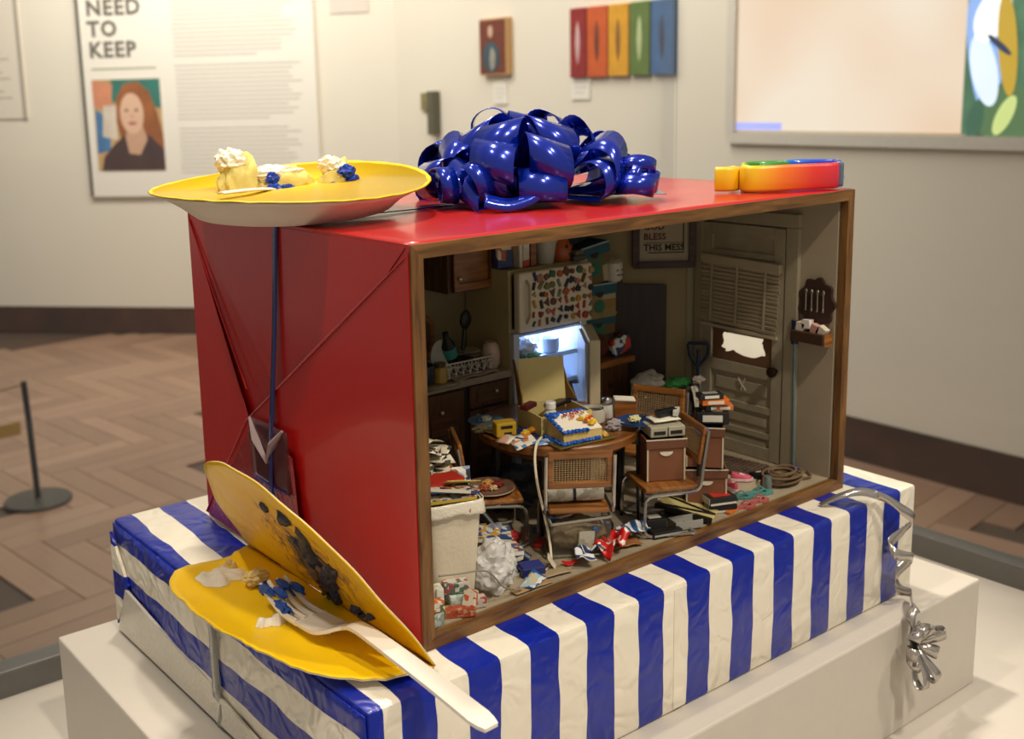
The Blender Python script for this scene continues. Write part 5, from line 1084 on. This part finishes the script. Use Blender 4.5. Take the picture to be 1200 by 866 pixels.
# --- stacks at the right
t = T('brown_carton', 'upper of two brown cartons stacked behind the right chair', 'carton', (29.8, 3.4, F+3.55), rot=(0, 0, -50)); carton_parts(t, (2.7, 2.6, 3.2), False)
t = T('brown_carton', 'lower brown carton standing on the floor behind the right chair', 'carton', (30.0, 3.6, F+.02), rot=(0, 0, -42)); carton_parts(t, (3.0, 2.8, 3.3), True)
VS = [((30.2, 3.1, 7.72), (2.5, 1.6, .95), '#141412', 'thick black cassette case at the bottom of the tape stack', -45), ((30.5, 3.2, 8.7), (1.9, 1.2, .45), '#1a1a18', 'black tape second from the bottom of the tape stack', -20), ((31.0, 2.6, 8.7), (1.3, 1.0, .4), '#c8703a', 'orange and white tape jutting out at the tape stack\'s right', -40), ((30.3, 3.0, 9.2), (2.1, 1.3, .45), '#d86a14', 'orange tape box near the top of the tape stack', -35), ((29.9, 3.1, 9.7), (1.9, 1.1, .4), '#191918', 'black boxed tape with pale window topping the tape stack', -30)]
for loc, d, c_, lab, rz in VS:
    t = T('tape_case', lab, 'tape', loc, rot=(0, 0, rz), group='tape cases stacked on the upper carton'); B().box((0, 0, d[2]/2), d, bev=.05).obj('case', mat(c_, .4), t); B().box((0, -d[1]/2-.02, d[2]/2), (d[0]*.6, .04, d[2]*.55)).obj('spine_label', mat('#d8d0bc', .6), t); B().box((0, 0, d[2]+.01), (d[0]*.6, d[1]*.5, .03)).obj('top_label', mat('#8a8a84' if 'topping' in lab else '#c8b890', .6), t)
t = T('marker_pen', 'black pen with blue cap standing beside the tape stack', 'pen', (28.2, 2.6, F+3.0), rot=(3, 0, 0)); B().tube([(0, 0, 0), (0, 0, 3.6)], .2, 8).obj('barrel', M_black, t, smooth=True); B().lathe([(.55, 3.6), (.6, 3.7), (.5, 3.9), (.01, 3.9)], seg=14).obj('cap', mat('#1a56c8', .35), t, smooth=True)
# --- behind the table on the right
bagblob((35.2, 14.9, F), (4.0, 2.8, 6.8), mat('#14161a', .3, coat=.5, bump=.8, sc=.8), 'bulging black trash bag in front of the angled wall', 'trash bag', 'trash_bag', 2, amp=.2)
bagblob((35.0, 14.3, F+6.2), (3.4, 1.6, 1.8), mat('#a8a294', .5, bump=.6, sc=1.2), 'white and black crumpled bag draped over the black trash bag', 'bag', 'plastic_bag', 9, amp=.4)
bagblob((39.4, 13.4, F), (3.0, 2.2, 6.6), mat('#3a3428', .6, bump=.6), 'dark sack with pale rubbish poking out beside the shovel', 'sack', 'rubbish_sack', 12, amp=.2)
bagblob((38.3, 13.8, F+5.9), (3.2, 1.6, 1.0), mat('#1f6a28', .4, coat=.3, bump=.5), 'green plastic bag lying between trash bag and shovel', 'bag', 'green_bag', 5, amp=.3)
card((39.2, 12.3, F+4.9), (1.5, 2.6), 20, M_news, 'folded newspaper standing upright left of the shovel', (75, 10), 'folded_newspaper', 'newspaper')
bagblob((39.8, 12.6, F+6.3), (1.1, .8, .7), mat('#a89a8c', .7, bump=.6), 'crumpled grey paper on the dark sack', 'paper', 'paper_ball', 6, amp=.4)
# --- under and around the table
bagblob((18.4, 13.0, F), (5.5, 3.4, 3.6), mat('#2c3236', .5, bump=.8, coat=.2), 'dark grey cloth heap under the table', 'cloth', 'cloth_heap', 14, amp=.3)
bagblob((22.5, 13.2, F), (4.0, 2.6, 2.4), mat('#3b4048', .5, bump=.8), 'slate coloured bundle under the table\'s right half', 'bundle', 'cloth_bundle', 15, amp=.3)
tag(B().tube(spline([(15.0, 8.6, 2.0), (16.4, 10.0, 2.6), (18.6, 9.4, 1.6), (20, 10.6, 1.3), (18.4, 8.2, 1.1)]), .12, 6).obj('black_cable', M_black, smooth=True), 'black cable tangled on the floor under the table', 'cable')
pack((17.3, 7.6, F), (2.6, 1.6, .5), '#4a5a78', 'dull blue folder on the floor under the table', 20, 'folder', 'folder')
bagblob((13.4, 7.6, F), (1.8, 1.0, .9), mat('#a81c18', .4, coat=.3, bump=.6), 'bright red plastic wrapper under the left chair', 'wrapper', 'wrapper', 7, amp=.4)
bagblob((11.6, 8.4, F), (1.6, 1.0, 1.1), mat('#a01a1a', .4, coat=.3, bump=.6), 'red plastic bag behind the trash basket', 'bag', 'red_bag', 8, amp=.4)
pack((14.7, 5.9, F), (1.1, .7, .35), '#b8281c', 'small red matchbox on the floor by the table leg', 30, 'box', 'matchbox')
card((13.0, 7.0, F+.1), (1.8, 1.2), 15, printed(('#a8b898', '#d8d8c8', '#507060', '#c84038'), 1, .5, 0, 2.), 'pale green leaflet on the floor under the left chair')
t = T('vacuum_wand', 'black vacuum wand lying slanted from the trash basket to the floor', 'vacuum wand', (0, 0, 0))
B().tube([(10.3, 7.9, 4.7), (11.6, 4.9, 1.6)], .28, 10).obj('tube', M_black, t, smooth=True); B().tube([(11.5, 5.1, 1.8), (12.1, 4.0, 1.2)], [.42, .34], 10).obj('nozzle', mat('#20304a', .4), t, smooth=True)
t = T('clear_crate', 'clear plastic bin tipped under the nearest chair, full of brown odds and ends', 'bin', (16.2, 3.5, F+.3), rot=(7, -3, -28))
M_cl = glassy('#c8b898', .045, .12)
for c_, d_ in (((0, -1.25, 1.35), (4.2, .08, 2.7)), ((0, 1.25, 1.35), (4.2, .08, 2.7)), ((-2.1, 0, 1.35), (.08, 2.5, 2.7)), ((2.1, 0, 1.35), (.08, 2.5, 2.7)), ((0, 0, .05), (4.2, 2.5, .08))): B().box(c_, d_).obj('bin_wall', M_cl, t)
B().tube(fillet([(-2.15, -1.3, 2.75), (2.15, -1.3, 2.75), (2.15, 1.3, 2.75), (-2.15, 1.3, 2.75), (-2.15, -1.3, 2.75)], .2, 2), .11, 6).obj('rim', mat('#8f8878', .3), t, smooth=True)
B().box((.3, -1.32, 1.15), (1.15, .04, 1.5), rot=(0, 6, 0)).obj('label', printed(('#cfc4a8', '#b8ac90', '#d8d0b8'), 2, .6, 4., 2.), t, label='printed cream label')
B().blob((0, 0, 1.2), (4.0, 2.3, 2.4), .15, 1.5, 4, 3).obj('contents', mat('#8f7a5a', .7, var=.3, sc=1.6, bump=.4), t, smooth=True)
B().blob((1.1, -.9, 1.7), (.6, .4, .6), .1, sub=2).obj('blue_ball', mat('#4a6aa8', .4), t, smooth=True)
SM = {}
def striped(a, b_, sc, rz=0):
    key = ('st', a, b_, sc, rz)
    if key in SM: return SM[key]
    m, nt, bs = new_mat('striped_cloth'); L = nt.links; wv_ = nt.nodes.new('ShaderNodeTexWave'); wv_.wave_profile = 'SAW'; wv_.bands_direction = 'X'; wv_.inputs['Scale'].default_value = sc; L.new(tc(nt, 1/S), wv_.inputs['Vector'])
    r = ramp(nt, [(0, a), (.5, b_)], True); L.new(wv_.outputs[0], r.inputs[0]); L.new(r.outputs[0], bs.inputs['Base Color']); bs.inputs['Roughness'].default_value = .6; SM[key] = m; return m
def crumple(loc, d, m, lab, nm, cat, seed, rz=0, amp=.9):
    return tag(B().sheet(d[0], d[1], amp, seed, nu=14, nv=12, th=.05, freq=1.1).obj(nm, m, loc=loc, rot=(0, 0, rz), smooth='all'), lab, cat)
crumple((14.9, 1.35, F+.3), (1.7, 1.2), striped('#1b2a5c', '#d8d8d4', .42), 'navy and white striped wrapper in front of the clear bin', 'striped_wrapper', 'wrapper', 3, 60)
crumple((16.0, 1.7, F+.45), (1.6, 1.1), striped('#1b2a5c', '#d0d0cc', .42), 'second striped wrapper leaning on the clear bin\'s corner', 'striped_wrapper', 'wrapper', 6, -20)
crumple((20.6, 2.3, F+.55), (2.2, 1.4), striped('#24507c', '#dcdcd8', .45), 'blue and white striped wrapping paper left of the black box', 'striped_wrapping', 'wrapping paper', 8, -25)
crumple((17.6, 1.45, F+.3), (2.9, 1.6), printed(('#c81410', '#d01a14', '#b81210', '#c81612', '#e8d8c8'), 2.2, .35, 0, 2.), 'torn bright red wrapping paper near the floor\'s front edge', 'red_wrapping', 'wrapping paper', 4, 12, 1.2)
crumple((19.2, 2.0, F+.15), (2.6, 1.5), mat('#8f5a2c', .6), 'flattened brown cardboard under the red wrapping paper', 'cardboard', 'cardboard', 5, -15, .3)
crumple((14.2, 2.0, F+.1), (1.3, .5), mat('#c41a14', .4), 'small red scrap of wrapping by the clear bin\'s front', 'red_scrap', 'wrapping paper', 2, -10, .3)
bagblob((19.4, 4.2, F), (1.9, 1.4, 1.6), mat('#121722', .25, coat=.4), 'shiny black round boot shape behind the striped wrapping', 'boot', 'boot', 4, amp=.15)
# black box, cases, book, tapes
t = T('photo_box', 'small black box with a white framed picture on its lid, right chair\'s foot', 'box', (22.8, 2.3, F+.02), rot=(0, 0, -25)); B().box((0, 0, .6), (1.6, 1.4, 1.2), bev=.05).obj('box_body', M_black, t); B().box((0, 0, 1.21), (.95, .8, .04)).obj('picture', mat('#b8b4a8', .5), t); B().box((.81, 0, .6), (.03, 1.2, .9)).obj('pale_side', mat('#a8a498', .5), t)
t = T('cassette_case', 'flat black cassette case lying in front of the black photo box', 'cassette', (22.9, 1.15, F+.02), rot=(0, 0, -18)); B().box((0, 0, .25), (2.4, .8, .5), bev=.04).obj('case', M_black, t); B().box((0, -.42, .25), (2.3, .03, .14)).obj('grey_band', mat('#a8a498', .5), t)
t = T('cassette_case', 'empty grey plastic case right of the flat black cassette case', 'cassette', (25.2, 1.3, F+.02), rot=(0, 0, -18)); B().box((0, 0, .12), (2.3, 1.2, .14), bev=.03).obj('tray', mat('#8a867c', .4), t)
for y in (-.6, .6): B().box((0, y, .4), (2.3, .08, .6)).obj('case_wall', mat('#9a968a', .4), t)
B().box((-1.12, 0, .4), (.08, 1.2, .6)).obj('case_wall', mat('#6a665c', .4), t)
t = T('notebook', 'open yellow notepad crossed by two dark straps', 'notepad', (27.2, 2.9, F+.42), rot=(0, 9, -62)); B().box((0, 0, .12), (4.4, 2.6, .22), bev=.03).obj('page_block', mat('#c4b474', .6, var=.05), t)
b = B()
for k in range(9): b.box((0, -1.0+k*.25, .235), (4.2, .03, .01))
b.obj('ruled_lines', mat('#8a7c50', .7), t, kind='stuff')
for y, r_ in ((-.5, 12), (.5, -14)): B().box((0, y, .3), (4.5, .16, .1), rot=(0, 0, r_)).obj('strap', M_black, t)
B().box((0, -1.3, .2), (4.4, .3, .4)).obj('binding', M_black, t)
for k in range(6): card((25.4+random.uniform(-.5, .5), 4.9+random.uniform(-.5, .5), F+.1+k*.14), (2.4, 1.6), random.uniform(0, 60), M_paper if k % 2 else M_news, ['lowest', 'second', 'third', 'fourth', 'fifth', 'topmost'][k]+' sheet in the loose paper pile under the right chair', group='loose paper pile under the right chair')
t = T('scissors', 'black handled scissors on the floor by the notepad', 'scissors', (25.6, 3.2, F+.1))
for s_ in (-1, 1): B().tube([(.35*s_+.35*math.cos(a*PI/5), .35*math.sin(a*PI/5), .15) for a in range(10)], .12, 6, True).obj('finger_loop', M_black, t, smooth=True)
B().box((0, 1.1, .12), (.2, 1.6, .08), rot=(0, 0, 10)).obj('blade', M_chrome, t)
for k, (loc, c_, rz, lab) in enumerate((((29.9, 1.9, F+.02), '#1a1a18', -28, 'bottom black cassette of the pair by the red label tape'), ((29.7, 1.8, F+.72), '#20201c', -22, 'upper cassette with a red label near the front edge'))):
    t = T('video_cassette', lab, 'cassette', loc, rot=(0, 0, rz), group='two cassettes near the floor\'s front edge'); B().box((0, 0, .32), (2.3, 1.4, .62), bev=.05).obj('case', mat(c_, .4), t); B().box((0, 0, .64), (1.5, .9, .03)).obj('label', mat('#b82a1c' if k else '#c8c0ac', .5), t); B().box((-1.16, 0, .32), (.04, 1.3, .5)).obj('white_end', mat('#cfc8b8', .5), t); B().box((0, -.71, .12), (2.2, .03, .16)).obj('white_edge', mat('#cfc8b8', .5), t)
pack((30.2, .95, F+.02), (1.3, .45, .2), '#d8701c', 'small orange packet in front of the two cassettes', 8, 'packet', 'orange_packet')
pack((31.6, 3.2, F+.02), (2.4, 1.2, .25), '#221c18', 'thin dark folder behind the teal flip-flops', -30, 'folder', 'folder')
# shoes
def shoe(loc, rz, lab, col, sole, cat='shoe', l=2.0, group=None):
    t = T('sneaker', lab, cat, loc, rot=(0, 0, rz), group=group)
    o = [(l*.5*math.cos(a), l*.2*math.sin(a)*(1.15 if math.cos(a) > 0 else .9)) for a in [2*PI*k/20 for k in range(20)]]
    B().prism(o, .22).obj('sole', mat(sole, .6), t); 
    def fn(u, v):
        a = 2*PI*u; x, y = l*.46*math.cos(a), l*.19*math.sin(a)*(1.1 if math.cos(a) > 0 else .9); k = 1-.12*v-.4*v*v; h = .2+(.42-.14*math.cos(a))*math.sin(v*PI/2)
        return (x*k-.16*v*v*l, y*k, h)
    B().grid(fn, 20, 5, .05).obj('upper', mat(col, .6, var=.08), t, smooth='all'); B().box((.1, 0, .5), (.6, .26, .06), rot=(0, 20, 0)).obj('laces', mat('#e8d8d8', .6), t); return t
shoe((34.4, 4.3, F), 60, 'left pink sneaker of the pair on the floor, pointing to the viewer', '#c8505c', '#e0b8b8', group='pink sneakers')
shoe((36.3, 4.9, F+.1), -40, 'right pink sneaker of the pair, tipped beside the first', '#d85a70', '#e4c0c0', group='pink sneakers')
shoe((38.0, 4.5, F), 100, 'left black shoe beneath the door', '#14110f', '#1c1814', group='black shoes'); shoe((39.9, 4.2, F), 70, 'right black shoe nearer the mop', '#16130f', '#1c1814', group='black shoes')
def flip(loc, rz, lab, col, group, l=2.6):
    t = T('flip_flop', lab, 'sandal', loc, rot=(0, 0, rz), group=group); o = [(l*.5*math.cos(a), l*.19*math.sin(a)*(1.15 if math.cos(a) > 0 else .85)) for a in [2*PI*k/20 for k in range(20)]]
    B().prism(o, .2).obj('sole', mat(col, .6, var=.05), t)
    for s_ in (-1, 1): B().tube(spline([(l*.3, 0, .2), (l*.1, s_*l*.1, .5), (-l*.1, s_*l*.17, .2)]), .07, 5).obj('strap', mat(col, .5, var=.02), t, smooth=True)
    return t
flip((33.0, 2.5, F), -35, 'left teal flip-flop near the sneakers', '#4f8078', 'teal flip-flops'); flip((34.9, 2.1, F), -28, 'right teal flip-flop nearer the rope', '#558a80', 'teal flip-flops')
flip((31.7, .9, F), -20, 'left pink flip-flop at the floor\'s front edge', '#b05a54', 'pink flip-flops', 1.9); flip((33.5, 1.0, F), -14, 'right pink flip-flop at the floor\'s front edge', '#b0605a', 'pink flip-flops', 2.0)
t = T('metal_thimble', 'small grey metal cup beside the teal flip-flops', 'cup', (36.2, 2.2, F)); B().lathe([(.3, 0), (.4, .5), (.3, 1.2), (.01, 1.25)], seg=14).obj('cup_body', mat('#8a9490', .3, metal=.6), t, smooth=True)
# rope coil
t = T('rope_coil', 'coiled brown rope on the floor by the front right corner', 'rope', (38.6, 2.45, F)); random.seed(9)
MRp = mat('#84694a', .8, var=.2, sc=3, bump=.6)
for k in range(12):
    r1 = .75+.14*(k % 5)+random.uniform(0, .12); z = .12+.085*k; cx, cy = random.uniform(-.15, .15), random.uniform(-.12, .12); ti = random.uniform(-.12, .12)
    B().tube([(cx+1.35*r1*math.cos(2*PI*i/28), cy+1.0*r1*math.sin(2*PI*i/28), z+ti*math.cos(2*PI*i/28)) for i in range(28)], .1, 6, True).obj('rope_turn', MRp, t, smooth=True)
B().tube(spline([(1.2, -.6, .3), (2.2, -1.0, .2), (2.9, -.6, .2), (3.3, .1, .18)]), .1, 6).obj('rope_end', MRp, t, smooth=True)
t = T('doormat', 'dark brown woven doormat in front of the back door', 'doormat', (38.6, 7.9, F), rot=(0, 0, 8)); random.seed(10)
B().box((0, 0, .06), (3.8, 5.6, .12)).obj('mat_base', mat('#33261c', .9), t); b = B()
for i in range(9):
    for j in range(13): b.box((-1.65+i*.41, -2.5+j*.42, .17), (.34, .3, .12+random.uniform(0, .08)), rot=(0, 0, random.uniform(-20, 20)))
b.obj('woven_tufts', mat('#5a4636', .9, var=.4, sc=1.5), t, kind='stuff')
# --- left foreground
t = T('trash_basket', 'white square trash basket overflowing with magazines at the front left', 'trash basket', (4.75, 3.9, F), rot=(0, 0, -14))
M_bk = mat('#d9ccb0', .45, var=.02, bump=.12, sc=.6)
def basket(u, v):
    a = 2*PI*u; c_, s_ = math.cos(a), math.sin(a); k = (abs(c_)**7+abs(s_)**7)**(-1/7); r = (1.5+.5*v)*k; return (r*c_, r*s_, .05+6.9*v)
B().grid(basket, 48, 6, .08).obj('basket_body', M_bk, t, smooth=True); B().box((0, 0, .1), (2.9, 2.9, .15)).obj('bottom', M_bk, t)
def skirt(u, v):
    a = 2*PI*u; c_, s_ = math.cos(a), math.sin(a); k = (abs(c_)**7+abs(s_)**7)**(-1/7); r = (2.08+.12*v+.05*noise.noise(Vector((a*3, v*3, 1))))*k; return (r*c_, r*s_, 7.05-(.85+.12*math.sin(5*a)+.35*noise.noise(Vector((math.cos(a)*4, math.sin(a)*4, 2))))*v)
B().grid(skirt, 64, 4, .05).obj('liner_bag', mat('#e0d6c0', .35, bump=.3, sc=1.2, coat=.2), t, smooth='all')
random.seed(31)
MG = [('#b8301c', 1), ('#2a3a78', 0), ('#c8a83a', 2), ('#28406a', 1), ('#d8d0b8', 3), ('#b82a22', 0)]
labs = ['tilted yellowish magazine poking out of the basket\'s front', 'blue printed magazine in the basket', 'cream magazine with blue marks in the basket', 'purple and blue magazine below the red one in the basket', 'pale magazine under the red one on the basket', 'red and orange thin book topping the trash basket']
for k in range(6):
    loc = (4.5+random.uniform(-.25, .35), 3.6+random.uniform(-.3, .3), F+6.3+k*.33); rx = random.uniform(-10, 10) if k < 5 else 0
    t = T('magazine', labs[k], 'magazine', loc, rot=(rx, random.uniform(-8, 8), -20+random.uniform(-15, 15)), group='magazines heaped in the trash basket'); w9, h9 = (2.6, 1.5) if k == 5 else (3.3, 2.3); B().box((0, 0, .15), (w9, h9, .22), bev=.03).obj('page_block', M_paper, t)
    B().box((0, 0, .28), (w9+.06, h9+.04, .05)).obj('cover', PR(k, 2.6, 0) if k != 5 else mat('#a82a1c', .4), t); B().box((0, -h9/2-.03, .15), (w9, .03, .2)).obj('spine', mat(MG[k][0], .5), t)
card((5.2, 2.7, F+8.0), (2.4, 1.2), -10, mat('#d8c868', .5), 'yellow banana-coloured paper bent over the basket\'s rim', (-25, 10))
t = T('side_crate', 'wooden crate with newspapers behind the trash basket', 'crate', (6.6, 8.1, F), rot=(0, 0, -20)); B().box((0, 0, 3.6), (3.2, 2.6, 7.2), bev=.05).obj('crate_body', W1, t); B().box((0, -.02, 7.1), (3.4, 2.7, .25)).obj('crate_top', W2, t)
random.seed(41)
for k in range(6): card((6.5+random.uniform(-.7, .7), 7.6+random.uniform(-.5, .5), F+7.4+k*.32), (2.4, 1.8), random.uniform(-50, 50), printed(('#d8ccb0', '#c8bca0', '#3a342c', '#e0d8c4', '#b89a70'), 1.5, .7, 0, k*1.), ['lowest', 'second', 'third', 'fourth', 'fifth', 'topmost'][k]+' crumpled newspaper on the wooden crate at the left', (random.uniform(-12, 12), random.uniform(-12, 12)), 'crumpled_newspaper', 'newspaper', .5, 'newspapers on the wooden crate')
card((7.9, 6.6, F+6.4), (1.9, 1.9), -20, printed(('#d4ccb8', '#8a94a8', '#e0d8c8', '#2a3040'), 1.8, .7, 0, 9.), 'newspaper page with a dark figure hanging down the crate\'s front', (78, 0), 'newspaper_page', 'newspaper', .2)
bagblob((5.6, 7.2, F+8.9), (.9, .7, .9), mat('#1a2a2c', .4, bump=.4), 'dark teal ball with an orange tip on the newspapers', 'ball', 'dark_ball', 4, amp=.2)
# clear plastic bag
b = B(); b.blob((0, 0, 0), (3.5, 2.8, 3.7), .15, 1.0, 5, 7)
for v in b.bm.verts:
    q = v.co.normalized(); v.co *= 1.08-.3*abs(noise.noise(q*2.3+Vector((3, 1, 2))))-.13*abs(noise.noise(q*5+Vector((1, 4, 2)))); v.co.z = max(v.co.z, -1.6)+1.6
tag(b.obj('plastic_bag', glassy('#efebe2', .62, .25), loc=(7.7, 2.5, F), rot=(0, 0, 20), smooth=True), 'knotted translucent white plastic bag right of the trash basket', 'bag')
for k, (lab, x, y, z, rz) in enumerate((('lowest magazine behind the white plastic bag', 9.9, 4.3, F, -30), ('middle magazine behind the white plastic bag, red fish picture', 9.6, 4.1, F+1.6, -15), ('topmost magazine behind the plastic bag, blue cover with yellow shapes', 9.6, 5.1, F+2.3, -35), ('magazine propping up the pile behind the plastic bag', 10.0, 4.6, F+.7, 10))):
    t = T('magazine', lab, 'magazine', (x, y, z), rot=(4, 5, rz), group='magazines behind the plastic bag'); B().box((0, 0, .2), (2.6, 1.9, .35), bev=.03).obj('page_block', M_paper, t); B().box((0, 0, .4), (2.64, 1.94, .05)).obj('cover', printed((('#27406c', '#b88a38', '#2a4a7a', '#b8b8b0') if k in (0, 2) else ('#8f3a2a', '#4a5a7a', '#c0b8a4', '#a85a3a')), 2.2, .4, 0, k*2.), t)
tag(B().blob((0, 0, .5), (1.2, 1.0, .9), .3, 2, 3, 3).obj('clear_wrapper', glassy('#c8c8d0', .3, .1), loc=(10.3, 5.6, F+2.0), smooth=True), 'clear crumpled wrapper above the magazines', 'wrapper')
t = T('blue_folder', 'violet blue plastic case on the floor right of the plastic bag', 'case', (11.1, 2.7, F), rot=(0, 0, -20)); B().box((0, 0, .35), (1.7, 1.3, .7), bev=.1).obj('case_body', mat('#2a2f68', .4), t); B().box((0, 0, .7), (1.5, 1.1, .06)).obj('case_lid', mat('#343a7c', .4), t)
card((10.0, 1.3, F+.15), (2.1, 1.1), 20, printed(('#a8b8b8', '#d8d8d0', '#2a5a9a', '#c8b080'), 1.8, .5, 0, 3.), 'crumpled grey and blue scraps beside the plastic bag', (0, 0), 'scrap_paper', 'paper', .5)
card((12.2, 1.7, F+.1), (2.4, 1.2), -10, mat('#a08a68', .8), 'brown paper strip on the floor in front of the blue case')
card((12.7, 2.3, F+.5), (.9, 1.2), 50, mat('#cdbda4', .7), 'cream torn paper corner standing up on the floor', (60, 0))
card((9.6, .95, F+.08), (3.2, .7), 0, mat('#a8855a', .8), 'tan cardboard strip along the front frame')
packs = [((1.9, 2.0, F), (1.5, .5, 2.0), 0, 'cream crossword booklet leaning at the far front left', 8, ('#d8ccac', '#c8bc9c', '#e0d8c0')), ((1.7, 1.0, F+.9), (1.1, .6, .7), 1, 'orange carrot printed box at the front left corner', -5, ('#d8682c', '#d8d0b8', '#c85a20', '#4a6a3a')), ((1.5, .85, F), (1.3, .6, .8), 2, 'small grey green packet lowest at the front left corner', 10, ('#a8b0a0', '#8a9488', '#c8ccc0')), ((2.7, 2.0, F), (.5, 1.0, 1.9), 3, 'white upright milk carton among the packets', -20, ('#d8d4c4', '#e0dccc')), ((4.0, 1.9, F+1.2), (1.6, .9, .7), 4, 'red and green printed tea box on the packet pile', -25, ('#9c4444', '#c8c0b0', '#4a6a54', '#c8c0b4')), ((4.1, 1.7, F+.5), (1.5, .9, .65), 5, 'pale green box under the red and green tea box', -15, ('#a8b8a8', '#c8d0c0', '#88a090')), ((3.6, 1.0, F), (2.0, .8, .6), 6, 'red and tan flat box in front of the packet pile', -28, ('#9c3a24', '#b08a58', '#a8492c')), ((4.9, 1.3, F+.05), (1.7, .7, .7), 7, 'crimson box right end of the packet pile', -18, ('#a8343a', '#b8b0a0', '#c0b4a4')), ((4.4, .9, F+.4), (.35, .9, 1.1), 8, 'slanted orange-red box edge leaning on the packet pile', 30, ('#b8502c', '#c8b8a0'))]
for loc, d, k, lab, rz, pal in packs:
    tag(B().box((0, 0, d[2]/2), d, rot=(0, 35 if k == 8 else 0, 0), bev=.06).obj('food_box', printed(pal, 2.8, .45, 0, k*1.7), loc=loc, rot=(0, 0, rz)), lab, 'box', 'food packets at the front left')
tag(B().tube(spline([(2.2, 1.2, F+3.0), (3.6, 1.0, F+2.8), (5.6, .7, F+2.5), (7.0, .65, F+1.0), (8.6, .8, F+.3)]), .06, 5).obj('grey_cord', mat('#8a8070', .5), smooth=True), 'thin grey cord looping over the plastic bag and basket', 'cord')
